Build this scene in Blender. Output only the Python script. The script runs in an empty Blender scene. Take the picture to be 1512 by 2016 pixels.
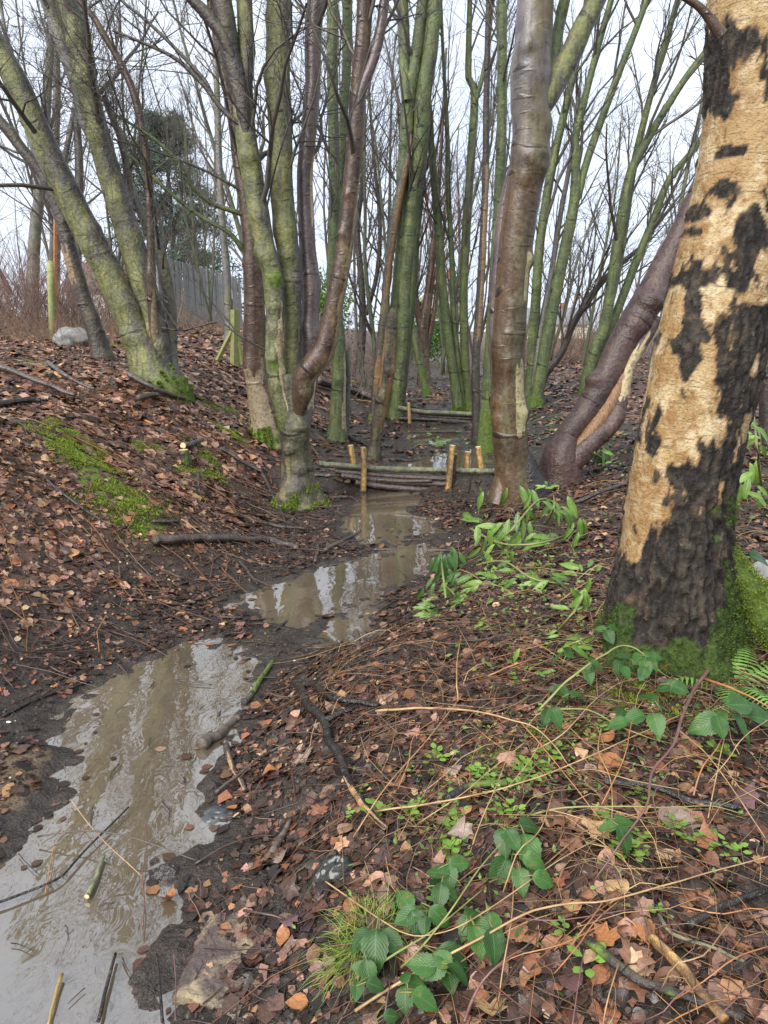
import bpy, math, random
import numpy as np
from math import radians, pi

# ------------------------------------------------------------------ camera
S = bpy.context.scene
COL = S.collection
CAM_H, PITCH, FPX = 1.75, radians(13.8), 1456.0
cam = bpy.data.objects.new('camera', bpy.data.cameras.new('camera'))
COL.objects.link(cam)
cam.location = (0, 0, CAM_H)
cam.rotation_euler = (pi / 2 - PITCH, 0, 0)
cam.data.sensor_fit = 'VERTICAL'
cam.data.sensor_height = 36.0
cam.data.lens = 36.0 * FPX / 2016.0
cam.data.clip_start = 0.05
cam.data.clip_end = 2000
S.camera = cam

# ------------------------------------------------------------------ sky (bright overcast) and sun
SUN_EL, SUN_AZ = radians(42), radians(215)
W = bpy.data.worlds.new('World'); S.world = W; W.use_nodes = True
wn = W.node_tree; wn.nodes.clear()
sky = wn.nodes.new('ShaderNodeTexSky'); sky.sky_type = 'NISHITA'; sky.sun_disc = False
sky.sun_elevation = SUN_EL; sky.sun_rotation = SUN_AZ
sky.air_density = 1.0; sky.dust_density = 4.0
tc = wn.nodes.new('ShaderNodeTexCoord')
cn = wn.nodes.new('ShaderNodeTexNoise'); cn.inputs['Scale'].default_value = 2.2; cn.inputs['Detail'].default_value = 5
cr = wn.nodes.new('ShaderNodeValToRGB')
cr.color_ramp.elements[0].position = 0.3; cr.color_ramp.elements[0].color = (7.6, 8.7, 10.6, 1)
cr.color_ramp.elements[1].position = 0.75; cr.color_ramp.elements[1].color = (9.7, 10.3, 11.3, 1)
mx = wn.nodes.new('ShaderNodeMix'); mx.data_type = 'RGBA'; mx.inputs['Factor'].default_value = 0.9
bg = wn.nodes.new('ShaderNodeBackground'); bg.inputs['Strength'].default_value = 0.059
wo = wn.nodes.new('ShaderNodeOutputWorld')
wn.links.new(tc.outputs['Generated'], cn.inputs['Vector'])
wn.links.new(cn.outputs['Fac'], cr.inputs['Fac'])
wn.links.new(sky.outputs['Color'], mx.inputs['A'])
wn.links.new(cr.outputs['Color'], mx.inputs['B'])
wn.links.new(mx.outputs['Result'], bg.inputs['Color'])
wn.links.new(bg.outputs['Background'], wo.inputs['Surface'])

sl = bpy.data.lights.new('sun', 'SUN'); sl.energy = 2.6; sl.angle = radians(50); sl.color = (1.0, 0.95, 0.88)
so = bpy.data.objects.new('sun', sl); COL.objects.link(so)
# light comes from behind the camera's left shoulder, high up
so.rotation_euler = (radians(90) - SUN_EL, 0, radians(-35))
so.location = (-20, -30, 40)

S.view_settings.view_transform = 'Standard'; S.view_settings.look = 'None'
S.view_settings.exposure = 1.2; S.view_settings.gamma = 1.0
S.view_settings.use_curve_mapping = False
S.render.engine = 'CYCLES'
S.cycles.use_denoising = True
S.cycles.max_bounces = 6; S.cycles.diffuse_bounces = 3; S.cycles.glossy_bounces = 3
S.cycles.transparent_max_bounces = 6

RNG = np.random.default_rng(7)
random.seed(7)

# ------------------------------------------------------------------ noise
def _h(ix, iy, iz, seed):
    n = (ix.astype(np.int64) * 374761393 + iy.astype(np.int64) * 668265263 + iz.astype(np.int64) * 2147483647 + seed * 1274126177) & 0xFFFFFFFF
    n = ((n ^ (n >> 13)) * 1274126177) & 0xFFFFFFFF
    n = ((n ^ (n >> 16)) * 2246822519) & 0xFFFFFFFF
    n = n ^ (n >> 15)
    return (n & 0xFFFFFF) / float(0xFFFFFF)

def vnoise(p, seed=0):
    p = np.asarray(p, float)
    i = np.floor(p).astype(np.int64); f = p - i; f = f * f * (3 - 2 * f)
    x, y, z = i[..., 0], i[..., 1], i[..., 2]; fx, fy, fz = f[..., 0], f[..., 1], f[..., 2]
    def L(a, b, t): return a + (b - a) * t
    c = lambda dx, dy, dz: _h(x + dx, y + dy, z + dz, seed)
    return L(L(L(c(0,0,0), c(1,0,0), fx), L(c(0,1,0), c(1,1,0), fx), fy),
             L(L(c(0,0,1), c(1,0,1), fx), L(c(0,1,1), c(1,1,1), fx), fy), fz)

def fbm(p, o=4, seed=0):
    p = np.asarray(p, float); s = 0; a = 0.5; t = 0
    for k in range(o):
        s = s + a * vnoise(p * (2 ** k) + k * 17.3, seed + k); t += a; a *= 0.5
    return s / t

def fbm2(x, y, sc, o=4, seed=0):
    return fbm(np.stack([x * sc, y * sc, np.zeros_like(x) + 0.37], -1), o, seed)

def sstep(a, b, x):
    t = np.clip((x - a) / (b - a), 0, 1); return t * t * (3 - 2 * t)

# ------------------------------------------------------------------ pixels of the photograph -> rays
CP, SP = math.cos(PITCH), math.sin(PITCH)
def ray(u, v):
    a = (u - 756.0) / FPX; b = (1008.0 - v) / FPX
    return np.array([a, CP + b * SP, -SP + b * CP])      # depth along the axis = 1
CAMP = np.array([0, 0, CAM_H])
def onz(u, v, z):
    d = ray(u, v); return CAMP + d * ((z - CAM_H) / d[2])
def ony(u, v, Y):
    d = ray(u, v); return CAMP + d * (Y / d[1])
def wy(u, v, w, Y):
    return 0.5 * w / FPX * (Y / ray(u, v)[1])

# ------------------------------------------------------------------ terrain
POOLS = [  # outline in pixels, water level
 ([(-420,2150),(-300,1900),(-110,1790),(25,1690),(95,1570),(125,1470),(185,1380),(290,1290),(400,1268),(535,1292),(490,1375),(420,1450),
   (425,1530),(395,1590),(425,1660),(335,1730),(350,1850),(305,1940),(320,2100),(100,2300)], 0.0),
 ([(470,1195),(540,1150),(640,1112),(745,1090),(835,1094),(828,1128),(760,1160),(700,1195),(610,1242),(520,1228)], 0.0),
 ([(672,1040),(685,1000),(712,968),(800,966),(830,985),(800,1005),(775,1040),(790,1060),(830,1078),(720,1072)], 0.0),
 ([(640,1215),(745,1195),(740,1225),(690,1262),(620,1262)], 0.0),
 ([(770,1062),(850,1070),(880,1090),(830,1100),(760,1085)], 0.0),
 ([(780,1005),(850,1020),(860,1050),(800,1050)], 0.0),
 ([(770,926),(805,905),(860,891),(955,882),(965,926)], 0.14),
 ([(790,860),(815,846),(895,844),(905,862),(860,876),(810,872)], 0.15),
]
XL = (np.array([-30,-5,0,1,2.4,3.2,4.0,4.55,5.6,7.2,9.6,14,20,40,200.]), np.array([-3,-2.6,-2.3,-2.2,-2.0,-1.85,-1.5,-1.25,-.85,-1.1,-.85,-.5,0,1,8.]))
XR = (np.array([-30,-5,0,1,1.55,2.3,3.2,3.73,4.4,5.6,8,10,14,20,40,200.]), np.array([.4,0,-.25,-.3,-.34,-.55,-.75,-.57,.1,.4,1.15,1.5,2,2.6,3.6,10.]))
BED = (np.array([-30,8.05,8.35,13.5,14.6,20,40,200.]), np.array([.026,.026,.15,.19,.32,.42,.5,.5]))
FL = (np.array([0,.3,1,1.9,3,4.5,9,15,40,400.]), np.array([0,.1,.5,.98,1.2,1.36,1.62,1.78,1.8,1.8]))
FR = (np.array([0,.3,.8,1.6,3,6,20,400.]), np.array([0,.1,.24,.32,.38,.40,.42,.42]))

def smooth_interp(x, T):
    a = np.interp(x, *T); b = np.interp(x - .15, *T); c = np.interp(x + .15, *T)
    return (a * 2 + b + c) / 4

def polysdf(x, y, P):
    P = np.asarray(P); d = np.full(x.shape, 1e9); ins = np.zeros(x.shape, bool)
    for i in range(len(P)):
        a = P[i]; b = P[(i + 1) % len(P)]; e = b - a
        wx = x - a[0]; wy_ = y - a[1]
        t = np.clip((wx * e[0] + wy_ * e[1]) / (e @ e), 0, 1)
        d = np.minimum(d, (wx - t * e[0]) ** 2 + (wy_ - t * e[1]) ** 2)
        c = (a[1] <= y) != (b[1] <= y)
        with np.errstate(divide='ignore', invalid='ignore'):
            xi = a[0] + (y - a[1]) / (e[1] if e[1] != 0 else 1e-9) * e[0]
        ins ^= c & (x < xi)
    d = np.sqrt(d); return np.where(ins, -d, d)

POOLW = [(np.array([onz(u, v, z)[:2] for u, v in P]), z) for P, z in POOLS]

def pool_d(x, y):
    best = np.full(x.shape, 9.0); lev = np.zeros(x.shape)
    jit = (fbm2(x, y, 3.0, 3, 5) - .5) * .30 + (fbm2(x, y, 11., 4, 6) - .5) * .22
    for P, z in POOLW:
        lo = P.min(0) - .8; hi = P.max(0) + .8
        m = (x > lo[0]) & (x < hi[0]) & (y > lo[1]) & (y < hi[1])
        if m.any():
            d = np.full(x.shape, 9.0); d[m] = polysdf(x[m], y[m], P) + jit[m] - .085
            k = d < best; best[k] = d[k]; lev[k] = z
    return best, lev

GRID = None
def height(x, y, detail=True):
    if GRID is None: return height_exact(x, y, detail)
    gx_, gy_, Z = GRID; x = np.asarray(x, float); y = np.asarray(y, float)
    i = np.clip(np.searchsorted(gx_, x) - 1, 0, len(gx_) - 2); j = np.clip(np.searchsorted(gy_, y) - 1, 0, len(gy_) - 2)
    tx = (x - gx_[i]) / (gx_[i + 1] - gx_[i]); ty = (y - gy_[j]) / (gy_[j + 1] - gy_[j])
    return (Z[j, i] * (1 - tx) + Z[j, i + 1] * tx) * (1 - ty) + (Z[j + 1, i] * (1 - tx) + Z[j + 1, i + 1] * tx) * ty
def height_exact(x, y, detail=True):
    x = np.asarray(x, float); y = np.asarray(y, float)
    bed = np.interp(y, *BED)
    sL = smooth_interp(y, XL) - x; sR = x - smooth_interp(y, XR)
    fl = smooth_interp(sL, FL) * (sL > -.3); fr = smooth_interp(sR, FR) * (sR > -.3)
    up = np.maximum(fl, fr)
    # the two banks settle to level ground far upstream
    h = bed + up
    far = sstep(60, 140, np.hypot(x, y)); h = h * (1 - far) + .6 * far
    if detail:
        near = 1 - sstep(25, 60, y)
        h = h + (fbm2(x, y, .9, 3, 1) - .5) * .16 * sstep(0.0, .8, up) * near
        h = h + (fbm2(x, y, 4.0, 4, 2) - .5) * .075 * near
        h = h + (fbm2(x, y, 17., 3, 3) - .5) * .022 * near
    d, lev = pool_d(x, y)
    w = sstep(.0, .38, d)
    inside = lev + .016 + .22 * np.maximum(d, -.4) + (fbm2(x, y, 9., 4, 8) - .5) * .10 * sstep(0, -.06, d) * sstep(-.3, -.1, d)
    h = np.where(d < 0, inside, w * np.maximum(h, lev + np.where(y < 8.1, -.012, .022)) + (1 - w) * (lev + .016 + .05 * np.maximum(d, 0) + (fbm2(x, y, 14., 3, 4) - .5) * .03 * w))
    return h

_yc = np.geomspace(1.0, 120, 420)
def G(u, v, detail=True):
    """where the pixel's ray meets the ground"""
    d = ray(u, v)
    t = _yc / d[1]
    p = CAMP[None] + d[None] * t[:, None]
    g = p[:, 2] - height(p[:, 0], p[:, 1], detail)
    k = np.argmax(g < 0) if (g < 0).any() else len(g) - 1
    if k == 0: return p[0]
    a, b = p[k - 1], p[k]
    for _ in range(14):
        m = (a + b) / 2
        if m[2] - float(height(m[:1], m[1:2], detail)[0]) < 0: b = m
        else: a = m
    return (a + b) / 2
def hz(x, y):
    return float(height(np.array([x]), np.array([y]))[0])

# ------------------------------------------------------------------ mesh helpers
def mk(name, V, F, mat=None, parent=None, loc=None, uv=None, attrs=None, col=None, smooth=True):
    V = np.asarray(V, np.float32).reshape(-1, 3)
    if loc is not None: V = V - np.asarray(loc, np.float32)
    me = bpy.data.meshes.new(name)
    if isinstance(F, np.ndarray): groups = [F]
    else: groups = [np.asarray(f) for f in F if len(f)]
    nl = sum(g.size for g in groups); nf = sum(len(g) for g in groups)
    me.vertices.add(len(V)); me.vertices.foreach_set('co', V.ravel())
    me.loops.add(nl); me.polygons.add(nf)
    li = np.concatenate([g.ravel() for g in groups]).astype(np.int32)
    tot = np.concatenate([np.full(len(g), g.shape[1]) for g in groups]).astype(np.int32)
    st = np.concatenate([[0], np.cumsum(tot)[:-1]]).astype(np.int32)
    me.loops.foreach_set('vertex_index', li)
    me.polygons.foreach_set('loop_start', st); me.polygons.foreach_set('loop_total', tot)
    me.polygons.foreach_set('use_smooth', np.full(nf, smooth))
    me.update(calc_edges=True)
    if uv is not None:
        l = me.uv_layers.new(name='UVMap'); l.data.foreach_set('uv', np.asarray(uv, np.float32)[li].ravel())
    for k, a in (attrs or {}).items():
        at = me.attributes.new(k, 'FLOAT', 'POINT'); at.data.foreach_set('value', np.asarray(a, np.float32))
    if col is not None:
        c = np.ones((len(V), 4), np.float32); c[:, :3] = col
        at = me.attributes.new('Col', 'FLOAT_COLOR', 'POINT'); at.data.foreach_set('color', c.ravel())
    if mat: me.materials.append(mat)
    o = bpy.data.objects.new(name, me); COL.objects.link(o)
    if parent is not None: o.parent = parent
    elif loc is not None: o.location = loc
    return o

def tag(o, label=None, cat=None, group=None, kind=None):
    if label: o['label'] = label
    if cat: o['category'] = cat
    if group: o['group'] = group
    if kind: o['kind'] = kind
    return o

def thing(name, label, cat, loc, group=None):
    o = bpy.data.objects.new(name, None); COL.objects.link(o); o.location = loc
    o.empty_display_size = .1
    return tag(o, label, cat, group)

def nrm(a): return a / np.maximum(np.linalg.norm(a, axis=-1, keepdims=True), 1e-9)

def tubes(P, R, sides=4, cap=False):
    """many polylines at once: P (N,K,3), R (N,K)"""
    P = np.asarray(P, float); N, K, _ = P.shape
    T = np.gradient(P, axis=1); T = nrm(T)
    m = nrm(T.mean(1)); ax = np.argmin(np.abs(m), 1); ref = np.eye(3)[ax][:, None, :]
    e1 = nrm(np.cross(T, ref)); e2 = np.cross(T, e1)
    a = np.arange(sides) / sides * 2 * pi
    ring = P[:, :, None] + R[:, :, None, None] * (np.cos(a)[None, None, :, None] * e1[:, :, None] + np.sin(a)[None, None, :, None] * e2[:, :, None])
    V = ring.reshape(-1, 3)
    n, k, s = np.meshgrid(np.arange(N), np.arange(K - 1), np.arange(sides), indexing='ij')
    b = n * K * sides + k * sides; s2 = (s + 1) % sides
    F = np.stack([b + s, b + s2, b + sides + s2, b + sides + s], -1).reshape(-1, 4)
    return V, F

def crom(pts, n):
    """resample a control polyline smoothly (Catmull-Rom), n points, also for extra columns"""
    p = np.asarray(pts, float)
    if len(p) == 2: 
        t = np.linspace(0, 1, n)[:, None]; return p[0] * (1 - t) + p[1] * t
    q = np.vstack([2 * p[0] - p[1], p, 2 * p[-1] - p[-2]])
    L = np.concatenate([[0], np.cumsum(np.linalg.norm(np.diff(p[:, :3], axis=0), axis=1))])
    s = np.linspace(0, L[-1], n); k = np.clip(np.searchsorted(L, s, 'right') - 1, 0, len(p) - 2)
    t = ((s - L[k]) / np.maximum(L[k + 1] - L[k], 1e-9))[:, None]
    a, b, c, d = q[k], q[k + 1], q[k + 2], q[k + 3]
    return .5 * (2 * b + (c - a) * t + (2 * a - 5 * b + 4 * c - d) * t ** 2 + (3 * b - a - 3 * c + d) * t ** 3)

def stem(pts, rad, sides=20, step=.05, lump=.05, knots=(), seed=0, flare=0, flare_h=.35, peel=None, moss_h=0, mspot=(), mossamt=1., ref=(1, 0, 0), cap=False, toe=5):
    """one woody stem with knots, flared foot, peeled strip and moss; returns V, F, uv, attrs"""
    c = np.column_stack([np.asarray(pts, float), np.asarray(rad, float)])
    L = np.linalg.norm(np.diff(c[:, :3], axis=0), axis=1).sum()
    n = max(4, int(L / step)); c = crom(c, n); p = c[:, :3]; r = np.maximum(c[:, 3], .0015)
    T = nrm(np.gradient(p, axis=0)); e1 = nrm(np.asarray(ref, float)[None] - (T @ np.asarray(ref, float))[:, None] * T); e2 = np.cross(T, e1)
    s = np.concatenate([[0], np.cumsum(np.linalg.norm(np.diff(p, axis=0), axis=1))])
    a = pi / 2 + np.linspace(0, 2 * pi, sides + 1)
    A, Sg = np.meshgrid(a, s); Rr = np.repeat(r[:, None], sides + 1, 1)
    dirv = np.cos(A)[..., None] * e1[:, None] + np.sin(A)[..., None] * e2[:, None]
    base = p[:, None] + dirv * Rr[..., None]
    nz = fbm(base * np.array([5, 5, 3.]) + seed * 3.1, 4, seed) - .5
    k = 1 + lump * 2 * nz
    nz2 = fbm(base * np.array([24, 24, 12.]) + seed, 3, seed + 9) - .5
    k = k + lump * .7 * nz2
    for (ks, ka, kr, kh) in knots:                 # position along (m), angle (deg, -90 faces the camera), size (m), height
        da = (A - radians(ka) + pi) % (2 * pi) - pi
        dd = ((Sg - ks) / kr) ** 2 + (da * Rr / (kr * 1.25)) ** 2
        k = k + kh * np.exp(-dd) - kh * .55 * np.exp(-dd * 9)
    if flare:
        f = np.exp(-Sg / flare_h)
        k = k + flare * f * (1 + .45 * np.cos(A * toe + seed) + .8 * nz)
    V = p[:, None] + dirv * (Rr * k)[..., None]
    uv = np.stack([(A - pi / 2) / (2 * pi), Sg], -1)
    pe = np.zeros(A.shape)
    if peel:
        for (pa, pw, s0, s1) in peel:
            da = (A - radians(pa) + pi) % (2 * pi) - pi
            e = (fbm(np.stack([np.cos(A) * 3, np.sin(A) * 3, Sg * 2.5], -1), 4, seed + 20) - .5) * 1.3
            pe = np.maximum(pe, sstep(.25, -.1, np.abs(da) / radians(pw) - 1 + e) * sstep(s0, s0 + .10, Sg + e * .35) * sstep(s1, s1 - .10, Sg + e * .55))
    mo = np.zeros(A.shape)
    if moss_h:
        mo = np.clip(mossamt * sstep(1.0, .1, Sg / moss_h + (fbm(V * 9, 3, seed + 4) - .5) * 1.6), 0, 1)
    for (ks, ka, kr) in mspot:
        da = (A - radians(ka) + pi) % (2 * pi) - pi
        mo = np.maximum(mo, np.exp(-((Sg - ks) / kr) ** 2 - (da * Rr / kr) ** 2) * 1.3 * (fbm(V * 12, 3, seed + 5) + .35))
    mo = np.clip(mo, 0, 1)
    V = V.reshape(-1, 3); ns = sides + 1
    i, j = np.meshgrid(np.arange(n - 1), np.arange(sides), indexing='ij')
    F = np.stack([i * ns + j, i * ns + j + 1, (i + 1) * ns + j + 1, (i + 1) * ns + j], -1).reshape(-1, 4)
    at = {'peel': pe.ravel(), 'moss': mo.ravel(), 'ht': Sg.ravel()}
    return V, F, uv.reshape(-1, 2), at

def join(parts):
    """join (V,F,...) lists of quads"""
    o = 0; Vs = []; Fs = []
    for V, F in parts:
        Vs.append(V); Fs.append(F + o); o += len(V)
    return np.concatenate(Vs), np.concatenate(Fs)
# ------------------------------------------------------------------ materials
class Mat:
    def __init__(s, name):
        s.m = bpy.data.materials.new(name); s.m.use_nodes = True; s.t = s.m.node_tree; s.t.nodes.clear()
        s.o = s.t.nodes.new('ShaderNodeOutputMaterial'); s.b = s.n('ShaderNodeBsdfPrincipled')
        s.t.links.new(s.b.outputs[0], s.o.inputs['Surface'])
    def n(s, typ, **kw):
        x = s.t.nodes.new(typ)
        for k, v in kw.items(): setattr(x, k, v)
        return x
    def set(s, node, inp, val):
        i = node.inputs[inp]
        if isinstance(val, bpy.types.NodeSocket): s.t.links.new(val, i)
        else:
            if isinstance(val, (tuple, list)) and len(val) == 3 and i.type == 'RGBA': val = (*val, 1)
            i.default_value = val
    def P(s, **kw):
        for k, v in kw.items(): s.set(s.b, k.replace('_', ' '), v)
    def coord(s, which='Object', scale=None):
        c = s.n('ShaderNodeTexCoord').outputs[which]
        if scale is None: return c
        mp = s.n('ShaderNodeMapping'); s.set(mp, 'Vector', c); mp.inputs['Scale'].default_value = scale
        return mp.outputs[0]
    def pos(s, scale=None):
        c = s.n('ShaderNodeNewGeometry').outputs['Position']
        if scale is None: return c
        mp = s.n('ShaderNodeMapping'); s.set(mp, 'Vector', c); mp.inputs['Scale'].default_value = scale
        return mp.outputs[0]
    def noise(s, vec, scale, detail=4, rough=.55, dist=0):
        x = s.n('ShaderNodeTexNoise'); s.set(x, 'Vector', vec); s.set(x, 'Scale', scale); s.set(x, 'Detail', detail); s.set(x, 'Roughness', rough); s.set(x, 'Distortion', dist)
        return x.outputs['Fac']
    def voro(s, vec, scale, feature='F1'):
        x = s.n('ShaderNodeTexVoronoi', feature=feature); s.set(x, 'Vector', vec); s.set(x, 'Scale', scale); return x.outputs['Distance']
    def ramp(s, fac, *stops):
        x = s.n('ShaderNodeValToRGB'); s.set(x, 'Fac', fac); e = x.color_ramp.elements
        while len(e) < len(stops): e.new(.5)
        for k, (p, c) in enumerate(stops):
            e[k].position = p; e[k].color = (c, c, c, 1) if isinstance(c, (int, float)) else (*c, 1)
        return x.outputs['Color']
    def mix(s, fac, a, b, mode='MIX'):
        x = s.n('ShaderNodeMix', data_type='RGBA', blend_type=mode); s.set(x, 'Factor', fac); s.set(x, 'A', a); s.set(x, 'B', b); return x.outputs['Result']
    def math(s, op, a, b=0.0):
        x = s.n('ShaderNodeMath', operation=op); s.set(x, 0, a); s.set(x, 1, b); return x.outputs[0]
    def attr(s, name, out='Fac'):
        return s.n('ShaderNodeAttribute', attribute_name=name).outputs[out]
    def bump(s, h, strength=.5, dist=.01, prev=None):
        x = s.n('ShaderNodeBump'); s.set(x, 'Height', h); s.set(x, 'Strength', strength); s.set(x, 'Distance', dist)
        if prev is not None: s.set(x, 'Normal', prev)
        return x.outputs[0]
    def sep(s, v, k):
        x = s.n('ShaderNodeSeparateXYZ'); s.set(x, 0, v); return x.outputs[k]

MOSS = ((.055, .09, .012), (.25, .33, .04))

def bark(name, brown, green, bias, u0=.62, yellow=(.36, .30, .09), yel=.5, wet=.35, lines=.5, peelcol=(.50, .40, .22), speck=.3, lich=.22, top=None, bk=1.):
    """smooth young bark: bare brown side, algae-green side, leaf-scar lines, pale peeled wood, moss at the foot"""
    m = Mat(name); o = m.pos(); uv = m.coord('UV')
    st = m.pos((1, 1, .28))
    n1 = m.noise(st, 7, 5); n2 = m.noise(o, 90, 3); n3 = m.noise(st, 13, 4, .6); n4 = m.noise(o, 26, 5, .65)
    ang = m.math('MULTIPLY', m.math('SUBTRACT', m.sep(uv, 0), u0), 2 * pi)
    side = m.math('MULTIPLY', m.math('COSINE', ang), .40)
    g = m.ramp(m.math('ADD', m.math('ADD', m.math('MULTIPLY', m.math('SUBTRACT', n1, .5), 1.9), side), m.math('ADD', bias, m.math('MULTIPLY', m.math('SUBTRACT', n4, .5), .9))), (.28, 0.), (.62, 1.))
    dk = lambda c, f: tuple(x * f for x in c)
    br = m.mix(m.ramp(n4, (.3, 0.), (.7, 1.)), dk(brown, .6), dk(brown, 1.35))
    gr = m.mix(m.ramp(n4, (.3, 0.), (.72, 1.)), dk(green, .5), dk(green, 1.5))
    if top: br = m.mix(m.ramp(m.math('ADD', m.math('DIVIDE', m.attr('ht'), 8.), m.math('MULTIPLY', m.math('SUBTRACT', n1, .5), .25)), (top[1] / 8., 0.), (top[2] / 8., 1.)), br, m.mix(n4, dk(top[0], .7), dk(top[0], 1.3)))
    c = m.mix(g, br, gr)
    c = m.mix(m.math('MULTIPLY', m.ramp(n3, (.57, 0.), (.66, 1.)), yel), c, m.mix(n2, yellow, dk(yellow, .6)))
    # leaf-scar and branch-scar lines running round the stem
    mp = m.n('ShaderNodeMapping'); m.set(mp, 'Vector', uv); mp.inputs['Scale'].default_value = (4.2, 17, 1)
    ln = m.noise(mp.outputs[0], 1.0, 2, .4); lr = m.ramp(ln, (.63, 0.), (.70, 1.))
    mp2 = m.n('ShaderNodeMapping'); m.set(mp2, 'Vector', uv); mp2.inputs['Scale'].default_value = (2.0, 6.5, 1)
    ln2 = m.noise(mp2.outputs[0], 1.0, 1, .4); lr2 = m.ramp(ln2, (.655, 0.), (.70, 1.))
    stn = m.noise(m.pos((1, 1, .12)), 18, 4, .65)        # rain streaks of algae and tannin
    c = m.mix(m.math('MULTIPLY', m.ramp(stn, (.5, 0.), (.68, 1.)), .7), c, dk(brown, .42))
    big = m.noise(o, 3.2, 3); c = m.mix(1.0, c, m.ramp(big, (.3, (.62, .62, .66)), (.7, (1.25, 1.2, 1.12))), 'MULTIPLY')
    c = m.mix(m.math('MULTIPLY', lr, lines), c, dk(brown, .25))
    c = m.mix(m.math('MULTIPLY', lr2, .75), c, (.012, .012, .010))
    c = m.mix(m.math('MULTIPLY', m.ramp(n2, (.66, 0.), (.72, 1.)), speck), c, (.42, .42, .32))
    li = m.noise(o, 11, 5, .7); c = m.mix(m.math('MULTIPLY', m.ramp(li, (.60, 0.), (.66, 1.)), lich), c, m.mix(n2, (.17, .19, .10), (.28, .30, .16)))
    pe = m.attr('peel')
    c = m.mix(m.ramp(m.math('ADD', pe, m.math('MULTIPLY', m.math('SUBTRACT', n4, .5), 1.3)), (.42, 0.), (.58, 1.)), c, m.mix(m.math('MULTIPLY', m.ramp(n4, (.50, 0.), (.62, 1.)), .75), m.mix(m.noise(m.pos((1, 1, .08)), 60, 3), dk(peelcol, .5), peelcol), dk(brown, 1.2)))
    mo = m.attr('moss'); c = m.mix(m.ramp(m.math('ADD', mo, m.math('MULTIPLY', m.math('SUBTRACT', n4, .5), .8)), (.35, 0.), (.6, 1.)), c, m.mix(m.ramp(n4, (.3, 0.), (.75, 1.)), (.03, .055, .010), (.14, .20, .03)))
    b = m.bump(n4, .8 * bk, .02); b = m.bump(li, .5 * bk, .012, b); b = m.bump(lr, .6, .006, b); b = m.bump(lr2, .8, .012, b); b = m.bump(n2, .25, .003, b)
    ro = m.mix(g, (wet,) * 3, (.52,) * 3); ro = m.mix(mo, ro, (.95,) * 3)
    m.P(Base_Color=c, Roughness=ro, Normal=b, Specular_IOR_Level=.5)
    return m.m

BK_GREEN = bark('bark_algae_green', (.075, .066, .068), (.125, .138, .045), .42, u0=.38, yel=.45)
BK_GREEN2 = bark('bark_green_slender', (.075, .07, .06), (.085, .120, .036), .50, u0=.40, yel=.35)
BK_BROWN = bark('bark_wet_brown', (.066, .039, .027), (.11, .085, .036), .14, u0=.72, yel=.10, wet=.27, bk=.4, lines=.35, speck=.4, lich=.10, peelcol=(.30, .245, .15))
BK_WET = bark('bark_wet_mottled', (.078, .048, .026), (.085, .072, .034), .18, u0=.62, yel=.12, wet=.25, bk=.35, lines=.3, speck=.3, lich=.12, top=((.145, .135, .138), 3.0, 3.9), peelcol=(.42, .38, .2))
BK_TORN = bark('bark_wet_plum', (.074, .043, .037), (.085, .06, .04), .0, u0=.78, yel=.08, lich=.08, wet=.29, lines=.3, bk=.9)
BK_FOOT = bark('bark_dark_foot', (.045, .037, .032), (.085, .082, .042), .22, yel=.35, wet=.38, lines=.2, lich=.12, peelcol=(.34, .26, .14))
BK_PURPLE = bark('bark_wet_purple', (.095, .070, .072), (.12, .09, .045), .06, u0=.78, yel=.12, lich=.10, bk=.35, wet=.24, lines=.4)
BK_GREY = bark('bark_grey', (.15, .145, .15), (.13, .13, .07), .15, yel=.2, wet=.35)
BK_DARK = bark('bark_dark', (.045, .034, .032), (.065, .06, .035), .1, yel=.08, wet=.35, peelcol=(.34, .22, .11))
BK_SNAG = bark('bark_dead_snag', (.05, .038, .030), (.10, .085, .04), .22, yel=.3, wet=.45, lines=.1, peelcol=(.27, .15, .06))
BK_LOG = bark('bark_fallen_branch', (.085, .065, .058), (.07, .065, .045), .0, yel=.0, wet=.25, lines=.2, peelcol=(.48, .34, .18))
BK_BLACK = bark('bark_sodden_black', (.022, .018, .017), (.03, .027, .02), .1, yel=.0, wet=.16, lines=.1, peelcol=(.45, .28, .13))
BK_POLE = bark('bark_green_pole', (.10, .10, .07), (.17, .19, .10), .5, yel=.3, wet=.4)

def simple(name, c1, c2, rough=.6, scale=40, bump=.3, spec=.5, stretch=None):
    m = Mat(name); v = m.coord('Object') if stretch is None else m.coord('Object', stretch)
    n = m.noise(v, scale, 5, .6)
    m.P(Base_Color=m.mix(m.ramp(n, (.3, 0.), (.7, 1.)), c1, c2), Roughness=rough, Specular_IOR_Level=spec, Normal=m.bump(n, bump, .01))
    return m.m

TWIG = simple('twig_bark', (.045, .038, .034), (.085, .075, .055), .55, 12)
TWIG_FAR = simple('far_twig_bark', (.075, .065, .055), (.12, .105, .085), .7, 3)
TWIG_RED = simple('twig_reddish', (.075, .035, .028), (.14, .065, .045), .5, 14)
BRUSH = simple('dry_brush', (.11, .072, .048), (.26, .165, .10), .7, 5)
STAKE = bark('peeled_stake_wood', (.20, .11, .04), (.46, .30, .11), .36, yel=.2, yellow=(.5, .38, .18), lines=.25, wet=.45, speck=.1, lich=.1)
CUT = simple('fresh_cut_wood', (.55, .38, .18), (.75, .58, .33), .6, 30)
OLDWOOD = simple('weathered_wood', (.045, .034, .028), (.15, .115, .09), .5, 26, .6, stretch=(.6, 3, 3))
PEELED = simple('peeled_stick_wood', (.20, .11, .035), (.48, .32, .11), .45, 22, .6)
GREENWOOD = simple('algae_wood', (.16, .19, .06), (.30, .30, .12), .75, 16)
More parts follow.
